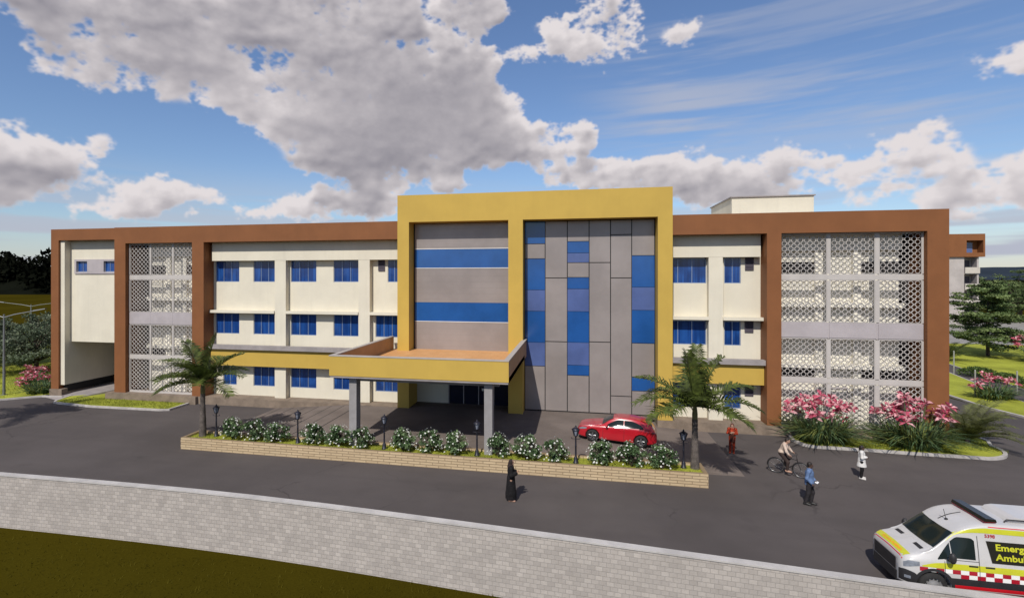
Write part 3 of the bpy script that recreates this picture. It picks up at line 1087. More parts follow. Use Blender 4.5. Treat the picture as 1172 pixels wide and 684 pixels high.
# galleries behind the screens
for xa, xb, dark in ((11.664, 19.006, 'right'), (-33.236, -27.524, 'left')):
    mb = MB()
    y = 34.75
    da, db = (18.30, 19.0) if dark == 'right' else (-33.236, -32.1)
    xs, xe = (xa, da) if dark == 'right' else (db, xb)
    mb.quad((xs, y, ZG), (xe, y, ZG), (xe, y, 11.74), (xs, y, 11.74))
    for z in (4.1, 7.7):
        mb.box(xs, xe, 34.2, y - .003, z - .25, z)
    for t in (0.36, 0.66):
        xm = xs + (xe - xs) * t
        mb.box(xm - .2, xm + .2, 34.5, y - .003, ZG, 11.7)
    mb.box(xs, xe, 34.4, y - .003, 10.75, 11.7)
    part('gallery_wall', mb, GALLERY)
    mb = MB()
    mb.quad((da, 35.2, ZG), (db, 35.2, ZG), (db, 35.2, 11.74), (da, 35.2, 11.74))  # dark sheet and blocks paint the shade of the end recess and openings
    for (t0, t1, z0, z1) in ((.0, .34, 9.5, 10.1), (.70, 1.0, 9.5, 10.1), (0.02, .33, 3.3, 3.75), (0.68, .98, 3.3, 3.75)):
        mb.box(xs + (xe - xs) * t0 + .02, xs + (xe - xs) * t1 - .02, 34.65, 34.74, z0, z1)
    part('gallery_opening_shade', mb, DARKSHADE)
    mb = MB()      # a plain framed door at the foot of the gallery
    xd = xs + (xe - xs) * (.44 if dark == 'right' else .40)
    mb.box(xd, xd + .06, 34.65, 34.735, ZG, 2.7)
    mb.box(xd + 1.0, xd + 1.06, 34.65, 34.735, ZG, 2.7)
    mb.box(xd + .06, xd + 1.0, 34.65, 34.735, 2.62, 2.7)
    part('door_frame', mb, SCREENBAND)

# ------------------------------------------------------------------ yellow entrance frame, cladding and porch
mb = MB()
XE0, XE1, ZE0, ZE1 = -11.74, 5.67, 12.86, 14.65
for xa, xb in ((XE0, -10.94), (-4.29, -3.36), (4.82, XE1)):
    mb.box(xa, xb, 33.37, 35.2, 0.56 if xb > 0 else 0.50, ZE0)
mb.box(XE0, XE1, 33.37, 36.4, ZE0, ZE1)
part('entrance_frame', mb, YELLOW)

mb = MB()
mb.box(-10.938, -4.292, YC + .03, YC + .30, 4.1, ZE0 - .002)
mb.box(-3.358, 4.818, YC + .03, YC + .30, 0.45, ZE0 - .002)
cw = part('curtain_wall', mb, DARKJOINT)


def panel(kind, x0, x1, z0, z1, gap=0.022, y=YC):
    mb = MB()
    mb.box(x0 + gap, x1 - gap, y + random.uniform(0, .004), y + .028, z0 + gap, z1 - gap)
    nm = 'cladding_panel' if kind is GREYPANEL else 'glass_panel'
    return mb.build(nm, kind, cw)


for (z0, z1, k) in ((11.13, 12.83, GREYPANEL), (9.82, 11.10, BLUEPANEL), (7.50, 9.82, GREYPANEL), (6.19, 7.50, BLUEPANEL), (4.15, 6.19, GREYPANEL)):
    panel(k, -10.85, -4.25, z0, z1, 0.004)
mb = MB()
for i in range(1, 22):
    z = 4.15 + i * 0.395
    if 6.1 < z < 7.55 or 9.75 < z < 11.15:
        continue
    mb.box(-10.84, -4.26, YC - .004, YC + .02, z, z + .008)
mb.build('cladding_groove', mat('groove_grey', (0.26, 0.22, 0.21), 0.5, 0.0), cw)
for z in (11.10, 9.80, 6.19):      # slim white flashing over the blue bands
    mb = MB()
    mb.box(-10.84, -4.26, YC - .02, YC + .02, z, z + .035)
    mb.build('flashing', WHITEPAINT, cw)
cx = [-3.33, -2.01, -0.59, 0.78, 2.11, 3.40, 4.78]
G, Bl, Pb = GREYPANEL, BLUEPANEL, PALEBLUE
cells = [
    (0, [(0.55, 3.42, G), (3.42, 4.95, Pb), (4.95, 6.99, Bl), (6.99, 8.37, Pb), (8.37, 10.40, Bl), (10.40, 11.38, G), (11.38, 12.83, Bl)]),
    (1, [(0.55, 5.03, G), (5.03, 9.15, G), (9.15, 12.83, G)]),
    (2, [(0.55, 2.90, G), (2.90, 3.55, Bl), (3.55, 5.01, Pb), (5.01, 7.0, Bl), (7.0, 8.45, Pb), (8.45, 9.18, Bl), (9.18, 10.14, G), (10.14, 10.75, Pb), (10.75, 11.49, Bl), (11.49, 12.83, G)]),
    (3, [(0.55, 5.07, G), (5.07, 10.13, G), (10.13, 12.83, G)]),
    (4, [(0.55, 1.68, G), (1.68, 9.15, G), (9.15, 11.89, G), (11.89, 12.83, G)]),
    (5, [(0.55, 2.06, G), (2.06, 2.92, Bl), (2.92, 5.06, G), (5.06, 7.13, Bl), (7.13, 8.57, Pb), (8.57, 10.55, Bl), (10.55, 12.83, G)]),
]
for c, lst in cells:
    for (z0, z1, k) in lst:
        panel(k, cx[c], cx[c + 1], z0, z1, 0.028 if k is G else 0.012)

# ground floor under the porch: cream return wall, then dark glazed doors with a pale band
mb = MB()
mb.box(-11.0, -8.72, 35.3, 36.4, 0.45, 4.05)
part('wall', mb, CREAM)
mb = MB()
for xm in (-8.70, -7.65, -6.6, -5.55, -4.42):
    mb.box(xm, xm + .05, 35.28, 35.36, 0.5, 4.0)
mb.box(-8.70, -4.37, 35.285, 35.355, 2.62, 2.68)
dr = part('entrance_door', mb, SCREENBAND)
g = MB()
g.quad((-8.70, 35.34, 0.5), (-4.25, 35.34, 0.5), (-4.25, 35.34, 4.05), (-8.70, 35.34, 4.05))
g.build('pane', DARKGLASS, dr)
g = MB()
g.box(-7.1, -4.4, 35.2, 35.27, 2.72, 3.28)
g.build('sign_band', SCREENBAND, dr)
for xm in (-6.35, -5.8):
    g = MB()
    g.box(xm, xm + .16, 35.22, 35.27, 1.45, 1.62)
    g.build('door_notice', WHITEPAINT, dr)
mb = MB()
mb.box(-11.2, 5.1, 34.4, 36.4, 0.3, 0.50)
part('porch_floor', mb, PAVE)

# porch canopy
CX0, CX1, CY0, CY1, CZ0, CZ1 = -12.44, -3.22, 25.0, 34.35, 4.04, 5.14
mb = MB()
t = 0.2
mb.box(CX0, CX1, CY0, 33.08, CZ0 - .0, CZ0 + .26)
can = part('canopy', mb, GREYCONC)
mb = MB()
mb.box(CX0 - .03, CX1 + .03, CY0 - .03, CY0, CZ0 + .10, CZ1)
mb.box(CX0 + .0, CX1 - .0, CY0 + .003, CY0 + t, CZ0 + .265, CZ1 - .002)
mb.build('front_parapet', YELLOW, can)
mb = MB()
mb.box(CX0, CX0 + t, CY0 + t + .003, 34.05, CZ0 + .265, CZ1 - .002)
mb.build('side_parapet', PEACH, can)
mb = MB()
mb.box(CX1 - t, CX1, CY0 + t + .003, CY1, CZ0 + .003, CZ1 - .002)
mb.build('side_parapet', PEACH, can)
mb = MB()
mb.box(CX0 - .05, CX1 + .05, CY0 - .05, CY0 + t + .02, CZ1, CZ1 + .05)
mb.box(CX0 - .05, CX0 + t + .02, CY0 + t + .022, 34.05, CZ1, CZ1 + .05)
mb.box(CX1 - t - .02, CX1 + .05, CY0 + t + .022, CY1, CZ1, CZ1 + .05)
mb.build('coping', COPING, can)
mb = MB()
mb.quad((CX0 + t, CY0 + t, CZ0 + .27), (CX1 - t, CY0 + t, CZ0 + .27), (CX1 - t, YC, CZ0 + .27), (CX0 + t, YC, CZ0 + .27))
mb.build('terrace_floor', ORANGETILE, can)
for xa in (-11.52, -4.44):
    mb = MB()
    mb.box(xa, xa + .40, 25.3, 25.82, 0.0, CZ0 - .002)
    mb.build('column', COLGREY, can)
for yb in (26.6, 31.0):
    mb = MB()
    mb.box(-11.6, -3.9, yb, yb + .4, CZ0 - .45, CZ0 - .002)
    mb.build('beam', GREYCONC, can)

# stair head room on the roof and the parapet behind
mb = MB()
mb.box(10.21, 15.17, 38.0, 43.5, 12.4, 14.52)
rr_ = part('roof_room', mb, CREAM)
mb = MB()
mb.box(10.13, 15.25, 37.92, 43.58, 14.522, 14.60)
mb.build('roof_slab', GREYCONC, rr_)
mb = MB()
mb.box(-34.2, 20.0, 35.26, 35.5, 12.4, 12.9)
part('parapet', mb, BROWN)
# rainwater pipes and wall lights, small things that keep the front from reading as blank sheets
mb = MB()
for x in (-21.40, 8.76):
    mb.tube([(x, 34.47, 0.6), (x, 34.47, 10.4)], .045, 8)
part('downpipe', mb, CREAM)

# ------------------------------------------------------------------ apartment block far behind on the right
A = thing('apartment_building', 'five storey pale apartment block with a brown top floor and stacked balconies behind the hospital', 'building', (74, 118, 0))
X0, X1 = 69.5, 75.6
Y0 = 118.0
mb = MB()
mb.box(66, 73.2, 118.0, 136, 0, 13.2)
mb.box(73.2, 75.6, 119.6, 136, 0, 13.2)
mb.box(75.3, 75.6, 118.0, 119.6, 0, 13.2)
a_wall = mb.build('wall', mat('pale_stone_wall', (0.42, 0.38, 0.36), 0.85, 0.08, 0.4), A)
mb = MB()
mb.box(65.8, 73.35, 117.6, 136.2, 13.2, 17.6)
mb.box(73.35, 76.4, 117.6, 119.2, 16.35, 17.6)
mb.box(73.35, 76.4, 117.6, 119.2, 13.2, 14.0)
mb.box(76.1, 76.4, 117.6, 119.2, 14.0, 16.35)
mb.box(73.35, 76.4, 119.2, 136.2, 13.2, 17.6)
mb.build('top_floor', BROWN, A)
for i, z in enumerate((0.6, 3.75, 6.9, 10.05)):
    mb = MB()
    mb.box(73.2, 75.62, 117.7, 117.85, z + 0.0, z + 1.15)
    mb.box(73.2, 75.62, 117.85, 119.6, z - .15, z)
    mb.build('balcony', mat('pale_balcony', (0.50, 0.46, 0.40), 0.8, 0.05), A)
    mb = MB()
    mb.box(73.4, 75.0, 119.5, 119.62, z + .05, z + 2.5)
    mb.build('window', VENTGREY, A)
for z in (2.2, 5.4, 8.5, 11.7):
    mb = MB()
    mb.box(69.2, 69.9, 117.9, 118.02, z, z + .9)
    mb.build('window', VENTGREY, A)
mb = MB()
mb.box(67.5, 70.35, 117.7, 118.0, 0, 15.6)
mb.build('stair_panel', CREAM, A)
mb = MB()
mb.box(73.55, 75.2, 119.05, 119.19, 14.0, 16.0)
w = mb.build('window', WINFRAME, A)
g = MB()
g.box(73.6, 75.15, 119.03, 119.06, 14.05, 15.95)
g.build('pane', PALEBLUE, w)

# ------------------------------------------------------------------ boundary wall in front
STONEWALL = brick_mat('boundary_block_wall', (0.47, 0.425, 0.39), (0.36, 0.325, 0.30), (0.29, 0.265, 0.245), 0.235, 0.150, 0.008, 'XZ', 0.85, 0.5, 0.22)
BW = thing('boundary_wall', 'long pale grey concrete block wall along the front of the road', 'wall', (0, 17.5, -1.7))
wp = [p for p in WALLPATH if -61 <= p[0] <= 61]
fine = []
for (xa, ya), (xb, yb) in zip(wp[:-1], wp[1:]):
    k = max(1, int((xb - xa) / 2))
    fine += [(xa + (xb - xa) * i / k, ya + (yb - ya) * i / k) for i in range(k)]
fine.append(wp[-1])
# soften the bends
for _ in range(3):
    fine = [fine[0]] + [((fine[i - 1][0] + 2 * fine[i][0] + fine[i + 1][0]) / 4, (fine[i - 1][1] + 2 * fine[i][1] + fine[i + 1][1]) / 4) for i in range(1, len(fine) - 1)] + [fine[-1]]


def wall_strip(y0, y1, z0, z1):
    mb = MB()
    v = []
    for (x, y) in fine:
        v += [(x, y + y0, z0), (x, y + y0, z1), (x, y + y1, z1), (x, y + y1, z0)]
    f = []
    for i in range(len(fine) - 1):
        for j in range(4):
            f.append((4 * i + j, 4 * i + 4 + j, 4 * i + 4 + (j + 1) % 4, 4 * i + (j + 1) % 4))
    f = [q[::-1] for q in f]
    e = 4 * (len(fine) - 1)
    f += [(0, 3, 2, 1)[::-1], (e, e + 1, e + 2, e + 3)[::-1]]
    mb.add(v, f)
    return mb


wall_strip(0.0, 0.23, -1.9, 0.545).build('block_wall', STONEWALL, BW)
wall_strip(-0.03, 0.26, 0.547, 0.60).build('coping', mat('wall_coping', (0.47, 0.445, 0.43), 0.8, 0.08, 1.2, fine=0.08), BW)

# ------------------------------------------------------------------ planter in front of the porch
PLBRICK = brick_mat('planter_stone', (0.56, 0.43, 0.27), (0.47, 0.35, 0.215), (0.23, 0.165, 0.10), 0.62, 0.125, 0.016, 'XZ', 0.85, 0.7, 0.15)
PX0, PX1, PY0, PY1, PZ = -20.78, 5.62, 24.42, 25.85, 0.62
PL = thing('planter', 'long low raised planter bed of tan stone courses filled with grass', 'planter', (-7.6, 25.1, 0))
mb = MB()
t = 0.16
mb.box(PX0, PX1, PY0, PY0 + t, 0, PZ)
mb.box(PX0, PX1, PY1 - t, PY1, 0, PZ)
mb.box(PX0, PX0 + t, PY0 + t, PY1 - t, 0, PZ - .001)
mb.box(PX1 - t, PX1, PY0 + t, PY1 - t, 0, PZ - .001)
mb.build('stone_wall', PLBRICK, PL)
mb = MB()
nx, ny = 150, 8
rr = np.random.default_rng(3)
v, f = [], []
for j in range(ny + 1):
    for i in range(nx + 1):
        x = PX0 + t - .01 + (PX1 - PX0 - 2 * t + .02) * i / nx
        y = PY0 + t - .01 + (PY1 - PY0 - 2 * t + .02) * j / ny
        v.append((x, y, 0.50 + 0.05 * mnoise.noise((x * 1.3, y * 1.3, 2)) + 0.02 * rr.random()))
for j in range(ny):
    for i in range(nx):
        a = j * (nx + 1) + i
        f.append((a, a + 1, a + nx + 2, a + nx + 1))
mb.add(v, f, 0, True)
mb.build('turf', LAWN, PL)


def blades(mb, x0, x1, y0, y1, z, count, h, rr, lean=0.4, w=0.012):
    """loose grass blades over a rectangle"""
    for _ in range(count):
        x, y = x0 + (x1 - x0) * rr.random(), y0 + (y1 - y0) * rr.random()
        a = rr.random() * 2 * math.pi
        hh = h * (0.5 + rr.random())
        dx, dy = math.cos(a) * hh * lean, math.sin(a) * hh * lean
        px, py = -math.sin(a) * w, math.cos(a) * w
        mb.add([(x - px, y - py, z), (x + px, y + py, z), (x + dx, y + dy, z + hh)], [(0, 1, 2)])


GRASS = mat('grass_blade', (0.28, 0.31, 0.045), 0.8, 0.25, 3.0, spec=0.2, transl=0.25)
mb = MB()
rr = np.random.default_rng(4)
blades(mb, PX0 + t, PX1 - t, PY0 + t, PY1 - t, 0.49, 9000, 0.10, rr)
g = mb.build('planter_grass', GRASS)
tag(g, 'short yellow green grass growing in the long stone planter', 'grass', kind='stuff')

# grass tufts on the lawns by the kerbs (nobody could count them)
mb = MB()
rr = np.random.default_rng(9)
blades(mb, -37.2, -27.8, 31.35, 33.3, 0.08, 5000, 0.09, rr)
blades(mb, 12.4, 19.5, 31.5, 33.3, 0.08, 4500, 0.10, rr)
blades(mb, 19.7, 22.0, 32.2, 44, 0.08, 4000, 0.12, rr)
blades(mb, -56, -42.5, 31.9, 46, 0.08, 6000, 0.14, rr, w=0.02)
g = mb.build('lawn_grass', GRASS)
tag(g, 'short yellow green grass blades on the kerbed lawns beside the hospital', 'grass', kind='stuff')

# ------------------------------------------------------------------ planter lamp posts
IRON = mat('black_iron', (0.022, 0.022, 0.035), 0.45, 0.1, 6, spec=0.5, metallic=0.3)
LGLASS = mat('lantern_glass', (0.22, 0.24, 0.30), 0.12, 0.0, spec=0.6)


def make_lamp():
    r = thing('lamp_post', 'x', 'lamp post', (0, 0, 0), 0, 'black lantern posts along the planter')
    mb = MB()
    mb.lathe([(.0, 0), (.115, 0), (.115, .06), (.085, .09), (.075, .26), (.052, .31), (.036, .36), (.032, .80), (.042, .82), (.032, .85), (.027, 1.24), (.05, 1.27), (.03, 1.31), (.0, 1.31)], n=12)
    mb.build('post', IRON, r, False)
    mb = MB()
    mb.tube([(-.17, 0, 1.22), (-.16, 0, 1.16), (0, 0, 1.14), (.16, 0, 1.16), (.17, 0, 1.22)], .014, 6)
    mb.build('bracket', IRON, r, False)
    mb = MB()
    n = 6
    for i in range(n):
        a = 2 * math.pi * i / n
        c, s = math.cos(a), math.sin(a)
        mb.tube([(.075 * c, .075 * s, 1.32), (.135 * c, .135 * s, 1.58)], .012, 5)
    mb.lathe([(.0, 1.30), (.09, 1.30), (.09, 1.325), (.0, 1.325)], n=6)
    mb.lathe([(.165, 1.58), (.165, 1.60), (.07, 1.68), (.03, 1.70), (.035, 1.73), (.0, 1.80)], n=6)
    mb.lathe([(.165, 1.58), (.0, 1.58)], n=6)
    ln = mb.build('lantern', IRON, r, False)
    mb = MB()
    mb.lathe([(.068, 1.326), (.122, 1.578)], n=6)
    mb.build('lantern_glass', LGLASS, ln, False)
    return r


lamp_at = [(-19.29, 25.3), (-14.31, 25.1), (-9.54, 25.13), (-4.76, 25.1), (-0.04, 25.0), (4.77, 25.33)]
lamp_lab = ['black lantern post beside the palm at the west end of the planter',
            'black lantern post standing in front of the grooved ramp, second from the west palm',
            'black lantern post just right of the west porch column',
            'black lantern post in front of the dark doorway beside the east porch column',
            'black lantern post at the nose of the red car',
            'black lantern post beside the palm at the east end of the planter']
lamp = make_lamp()
for i, (x, y) in enumerate(lamp_at):
    o = lamp if i == 0 else dup(lamp, (x, y, .49), random.uniform(-.1, .1))
    o.location = (x, y, .49)
    o.scale = (1.2, 1.2, 1.0)
    o['label'] = lamp_lab[i]

# ------------------------------------------------------------------ plants
PALMLEAF = mat('palm_leaf', (0.100, 0.130, 0.026), 0.45, 0.35, 2.5, spec=0.45, transl=0.2)
PALMLEAF2 = mat('palm_leaf_young', (0.075, 0.085, 0.022), 0.5, 0.3, 2.5, spec=0.4, transl=0.2)
PALMTRUNK = mat('palm_trunk', (0.115, 0.095, 0.085), 0.9, 0.22, 5, fine=0.2, bump=0.6, bump_scale=18)
CROWNSHAFT = mat('palm_crownshaft', (0.17, 0.16, 0.055), 0.6, 0.25, 4)
LEAFD = mat('shrub_leaf', (0.11, 0.185, 0.075), 0.55, 0.35, 6, spec=0.35, transl=0.25)
LEAFL = mat('shrub_leaf_light', (0.17, 0.25, 0.11), 0.55, 0.3, 6, spec=0.35, transl=0.25)
PETALW = mat('white_petal', (0.80, 0.80, 0.74), 0.6, 0.04, 4, transl=0.25)
PINK = mat('pink_petal', (0.66, 0.12, 0.20), 0.55, 0.25, 5, transl=0.25)
PINKL = mat('pale_pink_petal', (0.80, 0.42, 0.45), 0.55, 0.12, 5, transl=0.25)
PINKD = mat('deep_pink_petal', (0.34, 0.03, 0.07), 0.55, 0.2, 5, transl=0.2)
BARK = mat('bark', (0.085, 0.062, 0.048), 0.9, 0.25, 4, fine=0.25, bump=0.7, bump_scale=14)


def frond(mb, base, az, el, length, droop, rr, n=34, lw=0.075, ll=0.82, mi=0):
    """an arching feather leaf: midrib and drooping leaflets"""
    d = Vector((math.cos(az) * math.cos(el), math.sin(az) * math.cos(el), math.sin(el)))
    p = Vector(base)
    pts, dirs = [p.copy()], [d.copy()]
    st = length / 14
    for i in range(14):
        d = (d + Vector((0, 0, -droop * (0.4 + i / 9)))).normalized()
        p = p + d * st
        pts.append(p.copy())
        dirs.append(d.copy())
    mb.tube(pts, [0.035 * (1 - i / 16) + .004 for i in range(15)], 5, mi)
    side0 = Vector((-math.sin(az), math.cos(az), 0))
    for i in range(n):
        t = 0.10 + 0.9 * i / (n - 1)
        k = min(13, int(t * 14))
        q = pts[k].lerp(pts[k + 1], t * 14 - k)
        dd = dirs[k]
        upv = side0.cross(dd).normalized()
        if upv.z < 0:
            upv = -upv
        le = ll * (0.45 + 0.75 * math.sin(math.pi * min(1, t * 0.86 + .12))) * (0.85 + .3 * rr.random())
        for sgn in (-1, 1):
            fwd = 0.45 + 0.9 * t
            v = (side0 * sgn + dd * fwd * .62 + upv * (0.55 - .25 * rr.random())).normalized()
            tip = q + v * le + Vector((0, 0, -le * (0.18 + .30 * rr.random())))
            mid = q + v * le * .5 + Vector((0, 0, -le * .02))
            wv = dd * lw * (0.8 + .4 * rr.random())
            mb.add([q - wv * .4, q + wv * .4, mid + wv * .5, mid - wv * .5, tip], [(0, 1, 2, 3), (3, 2, 4)], mi)


def palm(name, label, loc, h, fr, seed, lean=0.0, trunk_r=(0.20, 0.12), cat='palm tree', group=None, ll=0.85):
    rr = np.random.default_rng(seed)
    r = thing(name, label, cat, loc, 0, group)
    mb = MB()
    n = 26
    hs = h * 0.80
    pts = [(lean * (i / n) ** 2, 0, -0.05 + (hs + .05) * i / n) for i in range(n + 1)]
    rad = [trunk_r[0] + (trunk_r[1] - trunk_r[0]) * min(1, (i / n) * 1.3) + (0.012 if i % 2 else 0) + (.05 if i == 0 else 0) for i in range(n + 1)]
    mb.tube(pts, rad, 12)
    mb.build('trunk', PALMTRUNK, r, False)
    mb = MB()
    mb.tube([(lean, 0, hs - .02), (lean, 0, hs + h * .08), (lean, 0, h + .12)], [trunk_r[1] * .98, trunk_r[1] * 1.02, trunk_r[1] * .6], 12)
    mb.build('crownshaft', CROWNSHAFT, r, False)
    mb = MB()
    for (az, el, ln, dr) in fr:
        frond(mb, (lean, 0, h + .02 * rr.random()), R(az), R(el), ln, dr, rr, mi=0, ll=ll)
    mb.build('crown', [PALMLEAF], r, False)
    return r


def palm_fronds(seed, n, ln):
    rr = np.random.default_rng(seed)
    out = []
    for i in range(n):
        az = 360 * i / n + rr.uniform(-12, 12)
        tier = i % 3
        el = (66, 40, 14)[tier] + rr.uniform(-8, 8)
        out.append((az, el, ln * (0.85 + .25 * rr.random()) * (1.0, 1.0, 1.0)[tier], (0.045, 0.05, 0.05)[tier]))
    return out


FR_W = [(20, 78, 2.7, .035), (15, 50, 2.7, .05), (-8, 26, 2.9, .045), (-20, 8, 2.5, .05), (165, 66, 2.6, .05), (178, 40, 2.8, .05), (190, 20, 2.8, .05), (205, 6, 2.4, .05),
        (-90, 50, 2.3, .06), (-60, 28, 2.2, .06), (-125, 30, 2.3, .06), (95, 45, 2.5, .06), (60, 30, 2.5, .06), (130, 25, 2.5, .06)]
FR_E = [(60, 84, 2.7, .02), (-140, 80, 2.5, .03), (10, 68, 2.5, .04), (12, 36, 2.7, .05), (-6, 20, 2.7, .055), (-20, 2, 2.4, .05), (170, 40, 2.8, .05), (188, 22, 2.7, .055), (200, 4, 2.3, .05),
        (-95, 40, 2.2, .06), (-60, 22, 2.2, .06), (-130, 20, 2.2, .06), (90, 40, 2.5, .06), (50, 26, 2.5, .06), (135, 26, 2.5, .06)]
palm('palm_tree', 'tall palm with dark feathery fronds rising from the west end of the stone planter', (-20.05, 25.2, .48), 2.95, FR_W, 3)
palm('palm_tree', 'tall palm with dark feathery fronds rising from the east end of the stone planter', (5.26, 25.36, .48), 2.85, FR_E, 5)
# the palm that throws the long shadow on the road at the left, just out of the frame
palm('palm_tree', 'palm standing on the front verge beyond the left edge of the road', (-37.6, 23.6, 0), 5.2, palm_fronds(12, 16, 3.2), 14)


def make_white_shrub(seed):
    rr = np.random.default_rng(seed)
    r = thing('flowering_shrub', 'x', 'shrub', (0, 0, 0), 0, 'white flowering shrubs in the planter')
    mb = MB()
    for i in range(26):
        a, e = rr.random() * 6.28, rr.random() ** .6
        tip = Vector((math.cos(a) * .56 * e, math.sin(a) * .46 * e, .45 + .68 * (1 - .5 * e) * (0.7 + .4 * rr.random())))
        mb.tube([(0, 0, 0), tip * .5 + Vector((0, 0, .1)), tip], [.014, .010, .005], 5)
    mb.build('stems', BARK, r, False)
    mb = MB()
    for i in range(30):
        a, e = rr.random() * 6.28, rr.random() ** .5
        z = 0.18 + .82 * rr.random()
        w = 0.50 * math.sin(math.pi * min(.98, (z + .22) / 1.36)) + .10
        leaf_cloud(mb, (math.cos(a) * w * e, math.sin(a) * w * .8 * e, z), (.17, .17, .14), 42, .058, rr, mi=int(rr.random() < .35))
    mb.build('foliage', [LEAFD, LEAFL], r, False)
    mb = MB()
    for i in range(64):
        a = rr.random() * 6.28
        z = 0.16 + .98 * rr.random()
        w = 0.53 * math.sin(math.pi * min(.98, (z + .22) / 1.40)) + .13
        c = Vector((math.cos(a) * w, math.sin(a) * w * .85, z + .04))
        nrm = Vector((math.cos(a), math.sin(a), .9)).normalized()
        t1 = nrm.orthogonal().normalized()
        t2 = nrm.cross(t1)
        s = .026 + .014 * rr.random()
        for q in range(5):
            b = 2 * math.pi * q / 5
            d1 = t1 * math.cos(b) + t2 * math.sin(b)
            d2 = t1 * math.cos(b + .55) + t2 * math.sin(b + .55)
            d0 = t1 * math.cos(b - .55) + t2 * math.sin(b - .55)
            mb.add([c, c + d0 * s * .8 + nrm * .012, c + d1 * s * 1.35 + nrm * .008, c + d2 * s * .8 + nrm * .012], [(0, 1, 2, 3)])
    mb.build('blossoms', PETALW, r, False)
    return r


sh_x = [-18.19, -16.86, -15.49, -13.47, -12.02, -10.74, -8.56, -7.20, -5.87, -3.70, -2.35, -1.02, 1.13, 2.47, 3.82]
gap = ['between the two westmost lantern posts', 'before the west porch column', 'before the dark porch shadow',
       'right of the east porch column', 'before the red car']
pos = ['left', 'middle', 'right']
shs = [make_white_shrub(31), make_white_shrub(77)]
for i, x in enumerate(sh_x):
    src = shs[i % 2]
    sx = random.uniform(.93, 1.07)
    o = src if i < 2 else dup(src, (0, 0, 0), 0)
    o.location = (x, 25.08 + random.uniform(-.04, .06), .48)
    o.rotation_euler = (0, 0, random.uniform(0, 6.28))
    o.scale = (1.10 * sx, 1.10 * sx, random.uniform(.94, 1.06))
    o['label'] = 'white flowering shrub, %s of three %s' % (pos[i % 3], gap[i // 3])


def make_lily(seed, w, h, nb, nf, dull=False):
    """a clump of arching strap leaves with big pink star flowers above"""
    rr = np.random.default_rng(seed)
    r = thing('pink_flower_bush', 'x', 'flowering bush')
    mb = MB()
    for i in range(nb):
        a = rr.random() * 6.28
        e = rr.random() ** .6
        base = Vector((math.cos(a) * e * w * .30, math.sin(a) * e * w * .22, 0))
        L = h * (.45 + .5 * rr.random())
        out = Vector((math.cos(a + rr.normal() * .5), math.sin(a + rr.normal() * .5), 0))
        side = Vector((-out.y, out.x, 0)) * (.022 + .016 * rr.random())
        spread = .30 + .75 * rr.random()
        P = [base + out * L * spread * t * (0.6 + .6 * t) + Vector((0, 0, L * (1.25 * t - .62 * t * t * (0.6 + spread)))) for t in (0, .28, .55, .8, 1.0)]
        W = (1, 1, .85, .5, .0)
        v = []
        for p, ww in zip(P, W):
            v += [p - side * ww, p + side * ww]
        mb.add(v, [(2 * k, 2 * k + 1, 2 * k + 3, 2 * k + 2) for k in range(4)], int(rr.random() < .35), True)
    mb.build('foliage', [LEAFD, mat('strap_leaf', (0.21, 0.245, 0.065), 0.5, 0.3, 3, spec=0.35, transl=0.25)], r, False)
    mb = MB()
    st = MB()
    for i in range(nf):
        a = rr.random() * 6.28
        e = rr.random() ** .5
        c = Vector((math.cos(a) * e * w * .5, math.sin(a) * e * w * .36, h * (0.98 - .40 * e * e + .10 * rr.normal())))
        st.tube([(c.x * .5, c.y * .5, 0.1), (c.x * .8, c.y * .8, c.z * .6), c], [.016, .013, .010], 5)
        np_ = 9
        for q in range(np_):
            b = 2 * math.pi * q / np_ + rr.random()
            el = rr.uniform(-.25, 1.25)
            d = Vector((math.cos(b) * math.cos(el), math.sin(b) * math.cos(el), math.sin(el)))
            s = d.cross(Vector((rr.normal(), rr.normal(), rr.normal()))).normalized()
            L = .34 * (.75 + .5 * rr.random()) * h / 2.4 + .04
            wd = L * .20
            tip = c + d * L + Vector((0, 0, -L * .25))
            mid = c + d * L * .55
            mi = (2 if rr.random() < .3 else 0) if rr.random() < .55 else 1
            mb.add([c, mid + s * wd, tip, mid - s * wd], [(0, 1, 2, 3)], mi)
    st.build('stems', LEAFL, r, False)
    mb.build('blossoms', [PINK, PINKL, PINKD], r, False)
    return r


pk = make_lily(41, 3.6, 2.5, 620, 44)
tag(pk, 'big pink lily bush left in front of the east perforated screen, behind the cyclist', group='pink lily bushes')
pk.location = (13.35, 32.45, .08)
o = make_lily(42, 3.9, 2.4, 660, 46)
tag(o, 'big pink lily bush before the building corner, right of its twin', group='pink lily bushes')
o.location = (17.75, 32.4, .08)
pk2 = make_lily(43, 2.6, 1.4, 260, 26)
far_b = [((30.9, 46.6, .08), .3, (1.45, 1.2, 1.25), 'pink flower bush on the verge behind the two thin grey posts, before the lane'),
         ((21.4, 38.2, .08), 1.2, (1.25, 1.2, 1.1), 'faded pink flower bush tucked behind the building corner'),
         ((49.2, 66.5, .08), 2.2, (2.2, 2.0, 2.3), 'large pink flower bush on the far lawn beside the conifer'),
         ((37.6, 47.3, .08), 3.0, (1.2, 1.2, 1.2), 'pink flower bush at the right picture edge on the verge'),
         ((-41.5, 33.9, .08), .8, (1.15, 1.1, 1.05), 'bright pink flower bush at the foot of the west building column'),
         ((-45.0, 36.2, .08), 2.0, (1.35, 1.1, 1.15), 'deep pink flower bush under the big cedar, behind the brighter one')]
for i, (l, rz, s, lb) in enumerate(far_b):
    q = pk2 if i == 0 else dup(pk2, l, rz)
    q.location, q.scale, q.rotation_euler = l, s, (0, 0, rz)
    q['label'] = lb
    q['group'] = 'pink lily bushes'


